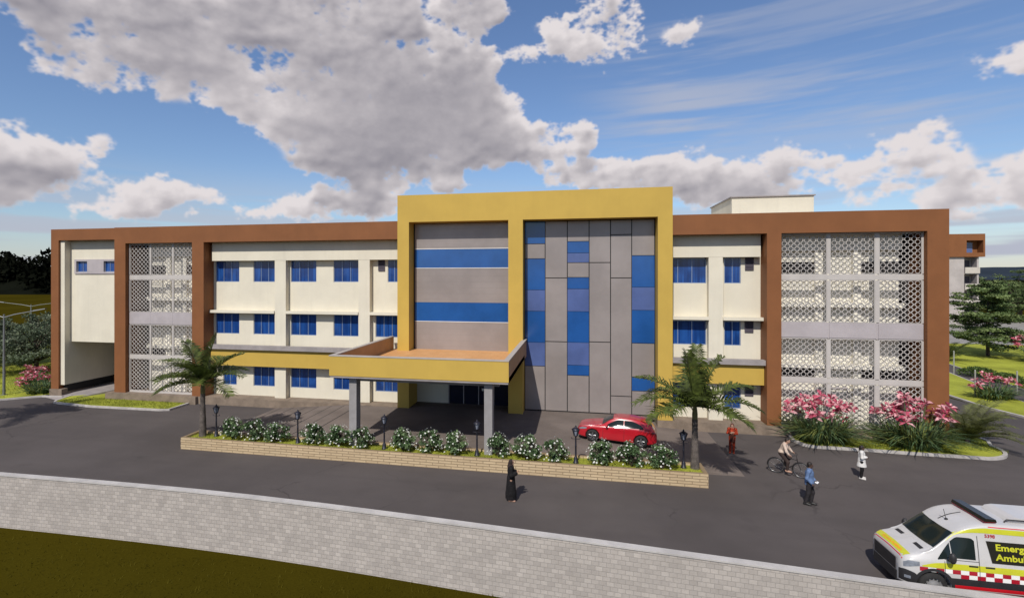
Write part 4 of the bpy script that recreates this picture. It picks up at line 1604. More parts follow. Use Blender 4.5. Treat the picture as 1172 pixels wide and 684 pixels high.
def tree(name, label, loc, h, w, seed, kind, cat='tree', mats=None, lean=0.0):
    """trunk, limbs and a leafy crown built limb by limb"""
    rr = np.random.default_rng(seed)
    r = thing(name, label, cat, loc)
    tk, cr = MB(), MB()
    if kind == 'layered':           # conifer-like tiers of flat sprays
        tk.tube([(0, 0, -.1), (lean * .3, 0, h * .4), (lean, 0, h * .98)], [h * .022, h * .016, .015], 8)
        nl = 78
        for i in range(nl):
            t = 0.17 + .81 * (i / nl)
            z = h * t
            prof = math.sin(math.pi * (0.16 + .84 * (1 - t) ** .75) * .62)
            L = w * .5 * prof * (.72 + .5 * rr.random())
            a = i * 2.4 + rr.normal() * .3
            d = Vector((math.cos(a), math.sin(a), 0))
            tip = Vector((lean * t, 0, z)) + d * L + Vector((0, 0, L * (.05 + .16 * rr.normal())))
            b0 = Vector((lean * t, 0, z))
            tk.tube([b0, b0.lerp(tip, .5) + Vector((0, 0, -.04 * L)), tip], [h * .006, h * .004, .006], 5)
            for q in range(max(3, int(L * 3.2))):
                s = .30 + .72 * rr.random()
                c = b0.lerp(tip, s) + Vector((rr.normal() * .10 * L, rr.normal() * .10 * L, rr.normal() * .06))
                leaf_cloud(cr, c, (.20 * L + .12, .20 * L + .12, .12 + .03 * L), 46, .115 * (h / 8) ** .5, rr, int(rr.random() < .4), .55)
    else:                           # broad spreading crown (cedar-like pads)
        tk.tube([(0, 0, -.1), (.1, 0, h * .2), (lean, 0, h * .5)], [h * .045, h * .034, h * .020], 9)
        nl = 34
        for i in range(nl):
            a = i * 2.4 + rr.normal() * .2
            t = rr.random()
            z = h * (.22 + .74 * t)
            L = w * .5 * math.sqrt(max(.08, 1 - ((t - .30) / .78) ** 2)) * (.62 + .45 * rr.random())
            b0 = Vector((lean * t, 0, h * (.16 + .30 * t)))
            tip = Vector((math.cos(a) * L, math.sin(a) * L, z))
            tk.tube([b0, b0.lerp(tip, .5) + Vector((0, 0, .12 * L)), tip], [h * .016, h * .010, .012], 6)
            for q in range(9):
                s = .35 + .72 * rr.random()
                c = b0.lerp(tip, s) + Vector((rr.normal() * .15 * L, rr.normal() * .15 * L, .12 * L * (1 - s) + rr.normal() * .2))
                leaf_cloud(cr, c, (.17 * L + .25, .17 * L + .25, .22 + .035 * L), 62, .105 * (h / 6) ** .5, rr, int(rr.random() < .4), .35)
    tk.build('trunk', BARK, r, False)
    cr.build('crown', mats or [CEDAR1, CEDAR2], r, False)
    return r


CEDAR1 = mat('cedar_leaf', (0.115, 0.15, 0.092), 0.7, 0.3, 1.5, spec=0.2, transl=0.2)
CEDAR2 = mat('cedar_leaf_pale', (0.20, 0.235, 0.155), 0.7, 0.25, 1.5, spec=0.2, transl=0.2)
CON1 = mat('conifer_leaf', (0.13, 0.19, 0.07), 0.7, 0.3, 1.2, spec=0.2, transl=0.2)
CON2 = mat('conifer_leaf_light', (0.21, 0.27, 0.105), 0.7, 0.25, 1.2, spec=0.2, transl=0.2)
tree('cedar_tree', 'broad grey green cedar behind the street lamp on the west lawn', (-51.5, 41.5, 0), 5.4, 9.0, 5, 'broad')
tree('cedar_tree', 'taller grey green cedar close behind the west building column', (-51.5, 47.5, 0), 6.7, 8.0, 6, 'broad')
tree('cedar_tree', 'grey green cedar cut off by the left picture edge', (-58.5, 43.0, 0), 5.2, 8.0, 7, 'broad')
tree('conifer_tree', 'layered green conifer standing alone on the far lawn', (46.9, 71.8, 0), 8.7, 7.0, 15, 'layered', mats=[CON1, CON2])
tree('leafy_tree', 'wide green tree behind the paved yard at the right picture edge', (90.5, 130.0, 0), 11.0, 15.0, 16, 'broad', mats=[CON1, CON2])

# clipped round hedges along the lane
HEDGE = mat('hedge_leaf', (0.08, 0.125, 0.03), 0.7, 0.3, 2.5, spec=0.2)
hedge_at = [((36.5, 57.2, .08), 1.0, 'low round clipped bush at the lane edge nearest the building corner'),
            ((36.7, 54.4, .08), .95, 'low round clipped bush behind the thin grey posts beside the lane'),
            ((37.0, 51.2, .08), 1.05, 'low round clipped bush beside the lane behind the pink verge bush'),
            ((40.5, 48.6, .08), 1.1, 'low round clipped bush beside the lane furthest right')]
mb = MB()
rr = np.random.default_rng(2)
for i in range(70):
    a, e, = rr.random() * 6.28, rr.random() ** .5
    leaf_cloud(mb, (math.cos(a) * 1.3 * e, math.sin(a) * 1.1 * e, .12 + .62 * math.sqrt(max(0, 1 - e * e)) * (.6 + .4 * rr.random())), (.34, .34, .18), 40, .075, rr, 0, .2)
hm = mb.mesh('hedge_bush', HEDGE)
for l, s, lb in hedge_at:
    o = obj('hedge_bush', hm)
    o.location = l
    o.scale = (s, s, s)
    tag(o, lb, 'hedge', 'round clipped bushes along the lane')

# low feathery palms near the building corner
FEATHER = mat('feather_leaf', (0.17, 0.185, 0.065), 0.55, 0.3, 2, spec=0.3, transl=0.35)


def fern_palm(label, loc, n, ln, seed, m, el0=62):
    rr = np.random.default_rng(seed)
    r = thing('feather_palm', label, 'palm', loc)
    mb = MB()
    mb.tube([(0, 0, -.05), (0, 0, .3)], [.14, .10], 8)
    mb.build('trunk', PALMTRUNK, r, False)
    mb = MB()
    for i in range(n):
        frond(mb, (0, 0, .25), i * 2.4, R(el0 - 38 * rr.random()), ln * (.8 + .4 * rr.random()), .07, rr, 60, .030, .50)
    mb.build('crown', m, r, False)
    return r


fern_palm('low feathery palm with thin olive fronds spilling over the kerb end', (21.0, 33.6, .08), 24, 2.7, 3, FEATHER)
fern_palm('low dark palm on the far lawn close behind the building corner', (39.6, 66.5, .08), 18, 3.6, 4, PALMLEAF)

# thin posts on the verge
POST = mat('galvanised_post', (0.42, 0.42, 0.38), 0.5, 0.1, 3, metallic=0.4)
for (x, y, h, lb) in ((35.2, 58.1, 2.1, 'thin grey metal post nearest the building corner on the verge'), (30.06, 47.3, 1.95, 'thin grey metal post in front of the pink verge bush'),
                      (33.75, 48.7, 1.75, 'thin grey metal post near the right picture edge beside the lane')):
    r = thing('marker_post', lb, 'post', (x, y, .05), 0, 'thin metal posts on the verge')
    mb = MB()
    mb.tube([(0, 0, 0), (0, 0, h)], .055, 8)
    mb.build('pole', POST, r, False)
    mb = MB()
    mb.ball((0, 0, h + .02), .06, 8, 6)
    mb.build('cap', POST, r, False)

# street lamps on the west lawn
STEEL = mat('lamp_steel', (0.22, 0.225, 0.22), 0.45, 0.08, 2, metallic=0.5)


def street_lamp(label, loc, h, rz, arm=2.6):
    r = thing('street_lamp', label, 'street lamp', loc, rz, 'double armed street lamps')
    mb = MB()
    mb.tube([(0, 0, 0), (0, 0, h * .5), (0, 0, h)], [.10, .085, .06], 10)
    mb.box(-.16, .16, -.16, .16, 0, .04)
    mb.build('pole', STEEL, r, False)
    for s in (-1, 1):
        mb = MB()
        mb.tube([(0, 0, h - .25), (s * arm * .3, 0, h - .02), (s * arm, 0, h + .32)], [.05, .045, .035], 8)
        a = mb.build('arm', STEEL, r, False)
        mb = MB()
        x0, x1 = s * arm * .86, s * (arm + .55)
        mb.add([(x0, -.10, h + .24), (x1, -.13, h + .40), (x1, .13, h + .40), (x0, .10, h + .24), (x0, -.08, h + .32), (x1, -.08, h + .46), (x1, .08, h + .46), (x0, .08, h + .32)],
               [(0, 3, 2, 1), (4, 5, 6, 7), (0, 1, 5, 4), (1, 2, 6, 5), (2, 3, 7, 6), (3, 0, 4, 7)])
        mb.build('lamp_head', STEEL, a, False)
    return r


street_lamp('grey double armed street lamp standing near the kerb at the left picture edge', (-43.6, 32.7, .08), 6.25, R(14))
street_lamp('pale double armed street lamp rising above the cedars', (-71.5, 57.0, .0), 5.6, R(10), 4.2)

# rough grass and weeds in the field below the wall
mb = MB()
rr = np.random.default_rng(61)
blades(mb, -32, -2, 9.0, 17.9, -1.71, 6000, 0.10, rr, .8, .012)
WEED = mat('field_weed', (0.085, 0.070, 0.008), 0.9, 0.3, 1.2, spec=0.05, transl=0.2)
g = mb.build('field_grass', WEED)
tag(g, 'short dry olive grass in the field below the boundary wall', 'grass', kind='stuff')

# ------------------------------------------------------------------ vehicles
def lin(xs, ys):
    xs, ys = np.array(xs, float), np.array(ys, float)
    # monotone cubic through the points
    h = np.diff(xs)
    d = np.diff(ys) / h
    m = np.zeros_like(ys)
    m[1:-1] = np.where(d[:-1] * d[1:] > 0, 2 * d[:-1] * d[1:] / (d[:-1] + d[1:] + 1e-12), 0)
    m[0], m[-1] = d[0], d[-1]

    def f(x):
        x = min(max(x, xs[0]), xs[-1])
        i = min(len(h) - 1, max(0, int(np.searchsorted(xs, x) - 1)))
        t = (x - xs[i]) / h[i]
        return float((2 * t ** 3 - 3 * t ** 2 + 1) * ys[i] + (t ** 3 - 2 * t ** 2 + t) * h[i] * m[i] + (-2 * t ** 3 + 3 * t ** 2) * ys[i + 1] + (t ** 3 - t ** 2) * h[i] * m[i + 1])
    return f


class Body:
    def __init__(s, L, top, bot, W, belt, rw, stations):
        s.L, s.top, s.bot, s.W, s.belt, s.rw = L, top, bot, W, belt, rw
        s.xs = stations

    def section(s, x):
        """half section from the sill (outside) up and over to the centre of the roof"""
        T, Bo, W, be, rw = s.top(x), s.bot(x), s.W(x), s.belt(x), s.rw(x)
        be = min(be, T - .045)
        P = [(W * .84, Bo), (W * .955, Bo + .05), (W * .99, Bo + .16 * (be - Bo)), (W, Bo + .5 * (be - Bo)), (W * .992, Bo + .82 * (be - Bo)), (W * .972, be)]
        hgt = T - be
        k = .93 if hgt > .2 else .80
        P += [(W * .972 + (rw - W * .972) * .35, be + hgt * .36), (W * .972 + (rw - W * .972) * .75, be + hgt * .70), (rw, be + hgt * k),
              (rw * .93, T - .028 * min(1, hgt / .25)), (rw * .80, T - .010), (rw * .45, T), (0.0, T + .012)]
        out = []
        n = len(P)
        for i in range(n - 1):
            p0, p1, p2, p3 = P[max(0, i - 1)], P[i], P[i + 1], P[min(n - 1, i + 2)]
            for q in range(3):
                t = q / 3
                out.append(tuple(.5 * ((2 * p1[c]) + (-p0[c] + p2[c]) * t + (2 * p0[c] - 5 * p1[c] + 4 * p2[c] - p3[c]) * t * t + (-p0[c] + 3 * p1[c] - 3 * p2[c] + p3[c]) * t ** 3) for c in (0, 1)))
        out.append(P[-1])
        return out

    def shell(s, mats, name, parent, mi=lambda x, y, z: 0, arches=()):
        mb = MB()
        secs = [s.section(x) for x in s.xs]
        m = len(secs[0])
        ring = []
        for x, sec in zip(s.xs, secs):
            left = [(x, -y, z) for y, z in sec]
            right = [(x, y, z) for y, z in sec[-2::-1]]
            ring.append(left + right)
        n = len(ring[0])
        mb.v = [p for r in ring for p in r]
        for i in range(len(ring) - 1):
            for j in range(n):
                a, b, c, d = i * n + j, i * n + (j + 1) % n, (i + 1) * n + (j + 1) % n, (i + 1) * n + j
                ctr = [sum(mb.v[q][k] for q in (a, b, c, d)) / 4 for k in range(3)]
                mb.f.append((a, d, c, b))
                mb.mi.append(mi(*ctr))
                mb.sm.append(True)
        for i, rev in ((0, False), (len(ring) - 1, True)):
            f = tuple(i * n + j for j in range(n))
            mb.f.append(f if not rev else f[::-1])
            mb.mi.append(mi(s.xs[i], 0, .5))
            mb.sm.append(False)
        me = mb.mesh(name, mats)
        bm = bmesh.new()
        bm.from_mesh(me)
        bmesh.ops.recalc_face_normals(bm, faces=bm.faces)
        bm.to_mesh(me)
        bm.free()
        o = obj(name, me, None)
        cut = []
        for (x, z, r, y0, y1) in arches:
            c = MB()
            k = 28
            pts = [(x + r * math.cos(2 * math.pi * q / k), z + r * math.sin(2 * math.pi * q / k)) for q in range(k)]
            c.extrude_y(pts[::-1], y0, y1, 0)
            cm = c.mesh('cut', mats)
            b2 = bmesh.new()
            b2.from_mesh(cm)
            bmesh.ops.recalc_face_normals(b2, faces=b2.faces)
            b2.to_mesh(cm)
            b2.free()
            co = obj('cut', cm, None)
            cut.append(co)
            md = o.modifiers.new('cut', 'BOOLEAN')
            md.operation = 'DIFFERENCE'
            md.object = co
            md.solver = 'EXACT'
        bpy.context.view_layer.update()
        dg = bpy.context.evaluated_depsgraph_get()
        me2 = bpy.data.meshes.new_from_object(o.evaluated_get(dg))
        o.modifiers.clear()
        if len(me2.polygons) > 50:
            o.data = me2
        o.data.name = name
        for co in cut:
            cm = co.data
            bpy.data.objects.remove(co)
            bpy.data.meshes.remove(cm)
        o.parent = parent
        return o

    def side_y(s, x, z):
        sec = s.section(x)
        for (ya, za), (yb, zb) in zip(sec[:-1], sec[1:]):
            if za <= z <= zb or (zb > za and z <= zb):
                t = (z - za) / (zb - za + 1e-9)
                return ya + (yb - ya) * max(0, min(1, t))
        return sec[-1][0]

    def top_z(s, x, y):
        sec = s.section(x)[::-1]
        y = abs(y)
        for (ya, za), (yb, zb) in zip(sec[:-1], sec[1:]):
            if ya <= y <= yb:
                t = (y - ya) / (yb - ya + 1e-9)
                return za + (zb - za) * t
        return sec[-1][1]

    def side_patch(s, mb, xa, xb, zlo, zhi, nx=10, nz=4, off=.006, sgn=-1, mi=0, skew=0.0):
        zl = zlo if callable(zlo) else (lambda x: zlo)
        zh = zhi if callable(zhi) else (lambda x: zhi)
        v = []
        for i in range(nx + 1):
            x = xa + (xb - xa) * i / nx
            for j in range(nz + 1):
                z = zl(x) + (zh(x) - zl(x)) * j / nz
                xx = x + skew * (1 - j / nz)
                v.append((xx, sgn * (s.side_y(xx, z) + off), z))
        f = []
        for i in range(nx):
            for j in range(nz):
                a = i * (nz + 1) + j
                q = (a, a + nz + 1, a + nz + 2, a + 1)
                f.append(q if sgn < 0 else q[::-1])
        mb.add(v, f, mi, True)

    def top_patch(s, mb, xa, xb, yw0, yw1, nx=8, ny=10, off=.006, mi=0, bow=0.0, y0=None):
        v = []
        for i in range(nx + 1):
            x = xa + (xb - xa) * i / nx
            w = yw0 + (yw1 - yw0) * i / nx
            for j in range(ny + 1):
                t = -1 + 2 * j / ny
                y = w * t if y0 is None else y0[0] + (y0[1] - y0[0]) * j / ny
                xx = x + bow * (abs(y) / max(w, .01)) ** 2
                z = s.top_z(xx, y)
                e = .01
                nx_, nz_ = -(s.top_z(min(s.L, xx + e), y) - s.top_z(max(0, xx - e), y)) / (2 * e), 1.0
                l = math.hypot(nx_, nz_)
                v.append((xx + off * nx_ / l, y, z + off * nz_ / l))
        f = [(i * (ny + 1) + j, (i + 1) * (ny + 1) + j, (i + 1) * (ny + 1) + j + 1, i * (ny + 1) + j + 1) for i in range(nx) for j in range(ny)]
        mb.add(v, f, mi, True)


TYRE = mat('tyre_rubber', (0.022, 0.021, 0.021), 0.85, 0.1, 8)
ALLOY = mat('alloy_rim', (0.32, 0.32, 0.33), 0.28, 0.05, metallic=0.85)
STEELRIM = mat('steel_rim', (0.45, 0.45, 0.46), 0.35, 0.05, metallic=0.6)
CARGLASS = mat('tinted_car_glass', (0.012, 0.018, 0.018), 0.09, 0.0, spec=0.25)
BLACKPL = mat('black_plastic', (0.025, 0.024, 0.026), 0.55, 0.08, 4)
CHROME = mat('chrome_trim', (0.6, 0.6, 0.62), 0.18, 0.0, metallic=0.9)
LAMPGL = mat('headlamp_lens', (0.22, 0.24, 0.28), 0.08, 0.1, 14, spec=0.9)
REDPAINT = mat('red_car_paint', (0.42, 0.008, 0.018), 0.28, 0.06, 1, spec=0.6, coat=0.8)
TAILRED = mat('tail_lamp_red', (0.22, 0.006, 0.010), 0.15, 0.0, spec=0.8)
AWHITE = mat('ambulance_white', (0.52, 0.505, 0.50), 0.32, 0.03, 1.5, spec=0.5, coat=0.4)
AYEL = mat('ambulance_yellow', (0.52, 0.52, 0.03), 0.35, 0.03, 2, spec=0.5, coat=0.3)
ARED = mat('ambulance_red', (0.62, 0.012, 0.022), 0.35, 0.03, 2, spec=0.5, coat=0.3)
ACHK = mat('ambulance_check_red', (0.36, 0.008, 0.022), 0.35, 0.03, 2, spec=0.5, coat=0.3)
AORG = mat('ambulance_orange', (0.80, 0.28, 0.02), 0.4, 0.0)
ADARK = mat('ambulance_dark_panel', (0.018, 0.017, 0.013), 0.25, 0.0, spec=0.5)


def wheel(parent, x, y, r, w, sgn, rim_m, spokes):
    mb = MB()
    c = (x, y, r)
    prof = [(r * .62, -w / 2), (r * .93, -w / 2), (r, -w * .32), (r, w * .32), (r * .93, w / 2), (r * .62, w / 2)]
    mb.lathe(prof, c, 32, axis='y')
    o = mb.build('wheel', TYRE, parent, False)
    rim = MB()
    ye = sgn * w * .42
    rim.lathe([(r * .66, sgn * w * .5 * 1.0), (r * .60, ye), (r * .56, ye * .4), (r * .12, ye * .35)], c, 28, axis='y')
    if spokes == 'five':
        for k in range(5):
            a = 2 * math.pi * k / 5 + .3
            for da in (-.16, .16):
                p0 = (x + math.cos(a) * r * .10, y + ye * .95, r + math.sin(a) * r * .10)
                p1 = (x + math.cos(a + da) * r * .60, y + ye * .98, r + math.sin(a + da) * r * .60)
                rim.tube([p0, p1], [.034, .026], 6)
        rim.lathe([(r * .14, ye * 1.08), (0.001, ye * 1.12)], c, 14, axis='y')
    else:
        rim.lathe([(r * .46, ye * .95), (r * .30, ye * 1.0), (r * .20, ye * 1.25), (.001, ye * 1.28)], c, 24, axis='y')
        for k in range(12):
            a = 2 * math.pi * k / 12
            rim.box(x + math.cos(a) * r * .52 - .014, x + math.cos(a) * r * .52 + .014, min(y + ye * .62, y + ye * .98), max(y + ye * .62, y + ye * .98), r + math.sin(a) * r * .52 - .022, r + math.sin(a) * r * .52 + .022)
    rim.build('rim', rim_m, o, False)
    if spokes == 'five':
        d = MB()
        d.lathe([(r * .56, ye * .42), (.001, ye * .42)], c, 20, axis='y')
        d.build('brake_disc', BLACKPL, o, False)
    return o


def text_mesh(body, size, m, name, parent, place, extr=0.003, mirror=False):
    """lettering turned into a mesh; place maps (u, v) of the flat text to a 3D point"""
    cu = bpy.data.curves.new('lettering', 'FONT')
    cu.body = body
    cu.size = size
    cu.resolution_u = 3
    cu.offset = 0.006 * size / .2
    t = bpy.data.objects.new('lettering', cu)
    COL.objects.link(t)
    bpy.context.view_layer.update()
    me = bpy.data.meshes.new_from_object(t.evaluated_get(bpy.context.evaluated_depsgraph_get()))
    bpy.data.objects.remove(t)
    bpy.data.curves.remove(cu)
    for v in me.vertices:
        v.co = place(v.co.x, v.co.y)
    me.materials.clear()
    me.materials.append(m)
    o = bpy.data.objects.new(name, me)
    COL.objects.link(o)
    o.parent = parent
    return o


# ---- red hatchback
CL = 4.30
car_b = Body(CL,
             lin([0, .10, .30, .75, 1.15, 1.32, 1.95, 2.35, 2.9, 3.5, 3.92, 4.15, 4.30], [.62, .74, .80, .90, .965, 1.00, 1.36, 1.44, 1.455, 1.37, 1.24, 1.02, .80]),
             lin([0, .2, .6, 3.7, 4.1, 4.3], [.24, .19, .17, .17, .22, .30]),
             lin([0, .12, .35, .75, 1.5, 3.2, 3.8, 4.15, 4.3], [.58, .72, .83, .895, .90, .91, .89, .80, .70]),
             lin([0, .3, 1.2, 2.2, 3.4, 4.3], [.62, .76, .88, .92, .98, .90]),
             lin([0, .3, 1.2, 1.95, 2.6, 3.5, 4.0, 4.3], [.50, .66, .74, .58, .57, .56, .60, .55]),
             list(np.concatenate([np.linspace(0, .4, 7), np.linspace(.5, 3.7, 30), np.linspace(3.8, 4.3, 8)])))
WB, FO, WR = 2.62, .86, .335
red_car = thing('parked_car', 'red three door hatchback parked on the forecourt behind the planter shrubs', 'car')
arch = [(FO, WR, .395, -1.2, -.60), (FO, WR, .395, .60, 1.2), (FO + WB, WR, .40, -1.2, -.60), (FO + WB, WR, .40, .60, 1.2)]
body = car_b.shell([REDPAINT, BLACKPL], 'body', red_car, lambda x, y, z: 1 if z < .20 else 0, arch)
mb = MB()
car_b.top_patch(mb, 1.36, 1.94, .70, .55, 8, 10, .008)
mb.build('windscreen', CARGLASS, red_car, False)
mb = MB()
car_b.top_patch(mb, 3.62, 4.02, .50, .52, 6, 8, .008)
mb.build('rear_window', CARGLASS, red_car, False)
for sg in (-1, 1):
    zl = lambda x: car_b.belt(x) + .035
    zh = lin([1.52, 1.9, 2.3, 2.9, 3.3, 3.62], [.945, 1.18, 1.325, 1.33, 1.245, 1.055])
    mb = MB()
    car_b.side_patch(mb, 1.55, 2.52, zl, zh, 14, 5, .008, sg)
    mb.build('side_window', CARGLASS, red_car, False)
    mb = MB()
    car_b.side_patch(mb, 2.56, 3.58, zl, zh, 14, 5, .008, sg)
    mb.build('side_window', CARGLASS, red_car, False)
    mb = MB()
    car_b.side_patch(mb, .10, .52, lin([.1, .52], [.585, .69]), lin([.1, .3, .52], [.66, .745, .76]), 6, 3, .010, sg)
    mb.build('headlight', LAMPGL, red_car, False)
    mb = MB()
    car_b.side_patch(mb, 3.90, 4.22, .80, .92, 5, 3, .010, sg)
    mb.build('tail_lamp', TAILRED, red_car, False)
    mb = MB()
    for xd in (1.42, 2.56):
        car_b.side_patch(mb, xd, xd + .012, .26, .90, 1, 8, .004, sg)
    dm = mb.build('door_gap', BLACKPL, red_car, False)
    mb = MB()
    y = sg * (car_b.side_y(2.35, .80) + .012)
    mb.box(2.28, 2.46, min(y, y - sg * .02), max(y, y - sg * .02), .80, .825)
    mb.build('door_handle', REDPAINT, red_car, False)
    mb = MB()
    mb.ball((1.62, sg * 1.0, .99), (.07, .11, .065), 12, 8)
    mb.tube([(1.64, sg * .82, .94), (1.62, sg * .96, .97)], .02, 6)
    mb.build('mirror', REDPAINT, red_car, False)
mb = MB()
mb.box(-.012, .01, -.42, .42, .30, .46)
mb.box(-.008, .012, -.34, .34, .54, .60)
mb.build('grille', BLACKPL, red_car, False)
mb = MB()
car_b.top_patch(mb, 3.44, 3.68, .55, .56, 3, 8, .045)
mb.build('spoiler', REDPAINT, red_car, False)
for x in (FO, FO + WB):
    for sg in (-1, 1):
        wheel(red_car, x, sg * .775, WR, .21, sg, ALLOY, 'five')
mb = MB()
mb.box(.5, 3.8, -.55, .55, .18, .55)
mb.build('underbody', BLACKPL, red_car, False)
red_car.scale = (.95, .95, .97)
red_car.location = (0.10, 29.95, .37)
red_car.rotation_mode = 'ZYX'
red_car.rotation_euler = (0, R(2.7), R(-6.5))

# ---- ambulance
AL = 5.6
amb = Body(AL,
           lin([0, .06, .16, .45, .86, .96, 1.50, 1.68, 1.95, 2.3, 2.8, 5.3, 5.6], [.82, 1.0, 1.09, 1.18, 1.30, 1.36, 1.82, 1.95, 2.08, 2.16, 2.19, 2.19, 2.14]),
           lin([0, .3, 5.2, 5.6], [.30, .27, .27, .34]),
           lin([0, .05, .15, .35, .70, 1.1, 5.0, 5.6], [.66, .74, .81, .875, .915, .925, .925, .91]),
           lin([0, .2, .8, 1.2, 2.0, 5.6], [.86, 1.0, 1.06, 1.10, 1.12, 1.12]),
           lin([0, .3, .86, 1.5, 1.9, 2.4, 5.6], [.58, .72, .78, .72, .755, .77, .77]),
           list(np.concatenate([np.linspace(0, .4, 10), np.linspace(.48, 2.8, 34), np.linspace(3.0, 5.6, 14)])))
am = thing('ambulance', 'white ambulance van with yellow stripes and red white checks behind the boundary wall', 'ambulance')
AR = .36
arch = [(.95, AR, .43, -1.3, -.58), (.95, AR, .43, .58, 1.3), (4.25, AR, .43, -1.3, -.58), (4.25, AR, .43, .58, 1.3)]


def amb_mi(x, y, z):
    if z < .315:
        return 1
    return 0


amb.shell([AWHITE, BLACKPL], 'body', am, amb_mi, arch)
mb = MB()
amb.top_patch(mb, .985, 1.50, .74, .685, 10, 12, .010, bow=.05)
mb.build('windscreen', CARGLASS, am, False)
for sg in (-1, 1):
    mb = MB()
    amb.side_patch(mb, 1.42, 1.98, 1.205, lin([1.42, 1.6, 1.9, 1.98], [1.62, 1.755, 1.77, 1.71]), 10, 5, .010, sg)
    wn = mb.build('door_window', CARGLASS, am, False)
    mb = MB()
    amb.side_patch(mb, 1.06, 1.395, lin([1.06, 1.395], [1.13, 1.19]), lin([1.06, 1.2, 1.395], [1.16, 1.34, 1.585]), 8, 4, .010, sg)
    mb.build('quarter_window', CARGLASS, am, False)
    mb = MB()      # door shut lines
    for xd in (1.21, 2.05, 3.55):
        amb.side_patch(mb, xd, xd + .013, .50, 1.10 if xd < 1.3 else 1.85, 1, 10, .012, sg)
    amb.side_patch(mb, 1.223, 2.05, lambda x: 1.15 + max(0, x - 1.22) * .0, lambda x: 1.162, 8, 1, .011, sg)
    mb.build('door_gap', BLACKPL, am, False)
    mb = MB()
    amb.side_patch(mb, .66, 5.52, lin([.66, 1.0, 5.52], [.90, .895, .885]), lin([.66, 1.0, 1.3, 5.52], [.93, 1.03, 1.055, 1.06]), 44, 3, .006, sg)
    mb.build('yellow_stripe', AYEL, am, False)
    mb = MB()
    n = 0
    xx = .60
    while xx < 5.45:
        for row, (za, zb) in enumerate(((.775, .889), (.66, .775))):
            lo = .80 if row == 0 else 1.40
            if row == 1 and xx < 1.44 or (3.75 < xx < 4.72 and row == 1):
                continue
            amb.side_patch(mb, xx, xx + .20, za, zb, 3, 2, .007, sg, (n + row) % 2)
        xx += .20
        n += 1
    mb.build('check_stripe', [ACHK, WHITEPAINT], am, False)
    mb = MB()
    amb.side_patch(mb, 1.45, 3.74, .315, .47, 14, 2, .009, sg)
    amb.side_patch(mb, 4.76, 5.5, .315, .47, 6, 2, .009, sg)
    mb.build('red_stripe', ARED, am, False)
    mb = MB()
    amb.side_patch(mb, 1.33, 5.5, lin([1.33, 1.6, 2.0, 2.3, 5.5], [1.615, 1.83, 1.925, 1.94, 1.94]), lin([1.33, 1.6, 2.0, 2.3, 5.5], [1.63, 1.875, 2.03, 2.075, 2.08]), 40, 3, .007, sg)
    mb.build('roof_stripe', AYEL, am, False)
    mb = MB()
    amb.side_patch(mb, 2.35, 5.5, 2.105, 2.125, 20, 1, .008, sg)
    mb.build('roof_trim', ARED, am, False)
    mb = MB()
    amb.side_patch(mb, 2.26, 4.9, 1.16, 1.74, 20, 4, .009, sg, skew=.11)
    mb.build('name_panel', ADARK, am, False)
    for txt, zz in (('Emergency', 1.515), ('Ambulance', 1.255)):
        def place(u, v, zz=zz, sg=sg):
            x = (2.47 + u * 1.12) if sg < 0 else (4.0 - u * 1.12)
            z = zz + v
            return Vector((x, sg * (amb.side_y(x, z) + .0125), z))
        text_mesh(txt, .235, AYEL, 'lettering', am, place)

    def place(u, v, sg=sg):
        x = (2.24 + u) if sg < 0 else (2.54 - u)
        return Vector((x, sg * (amb.side_y(x, 1.83 + v) + .010), 1.83 + v))
    text_mesh('5398', .125, ACHK, 'number', am, place)
    for xh in (1.80, 2.20):
        mb = MB()
        y = sg * (amb.side_y(xh, 1.02) + .02)
        mb.box(xh, xh + .22, min(y, y - sg * .03), max(y, y - sg * .03), 1.015, 1.05)
        mb.build('door_handle', BLACKPL, am, False)
    mb = MB()
    mb.ball((1.30, sg * 1.10, 1.28), (.085, .085, .155), 14, 10)
    mb.tube([(1.30, sg * .92, 1.14), (1.30, sg * 1.08, 1.18)], .035, 8)
    mb.build('mirror', BLACKPL, am, False)
    mb = MB()
    amb.side_patch(mb, .10, .60, lin([.10, .60], [.80, .90]), lin([.10, .30, .60], [.93, 1.01, 1.015]), 8, 4, .010, sg)
    mb.build('headlight', LAMPGL, am, False)
    mb = MB()
    amb.side_patch(mb, .0, .535, .315, lin([.0, .12, .45, .535], [.70, .74, .70, .64]), 10, 5, .007, sg)
    amb.side_patch(mb, 1.37, 3.82, .472, .656, 16, 2, .006, sg)
    amb.side_patch(mb, 4.68, 5.52, .472, .656, 6, 2, .006, sg)
    mb.build('bumper_trim', BLACKPL, am, False)
    for xw in (.95, 4.25):
        mb = MB()
        v = []
        for i in range(25):
            a = R(-8 + 196 * i / 24)
            for rad in (.43, .515):
                px, pz = xw + rad * math.cos(a), max(.29, AR + rad * math.sin(a))
                v.append((px, sg * (amb.side_y(px, pz) + .012), pz))
        mb.add(v, [(2 * i, 2 * i + 1, 2 * i + 3, 2 * i + 2) for i in range(24)], 0, True)
        mb.build('wheel_arch', BLACKPL, am, False)
    mb = MB()
    amb.side_patch(mb, .12, .34, .50, .58, 4, 2, .012, sg)
    mb.build('fog_lamp', LAMPGL, am, False)
mb = MB()
mb.box(-.030, .004, -.56, .56, .585, .93)
gr = mb.build('grille', BLACKPL, am, False)
mb = MB()
for za, zb, hw in ((.555, .585, .58), (.93, .955, .58)):
    mb.box(-.035, .004, -hw, hw, za, zb)
mb.box(-.035, .004, -.60, -.56, .585, .93)
mb.box(-.035, .004, .56, .60, .585, .93)
mb.build('grille_surround', CHROME, gr, False)
mb = MB()
amb.top_patch(mb, .16, .44, .70, .75, 5, 12, .006)
amb_hood = mb.build('hood_stripe', AYEL, am, False)


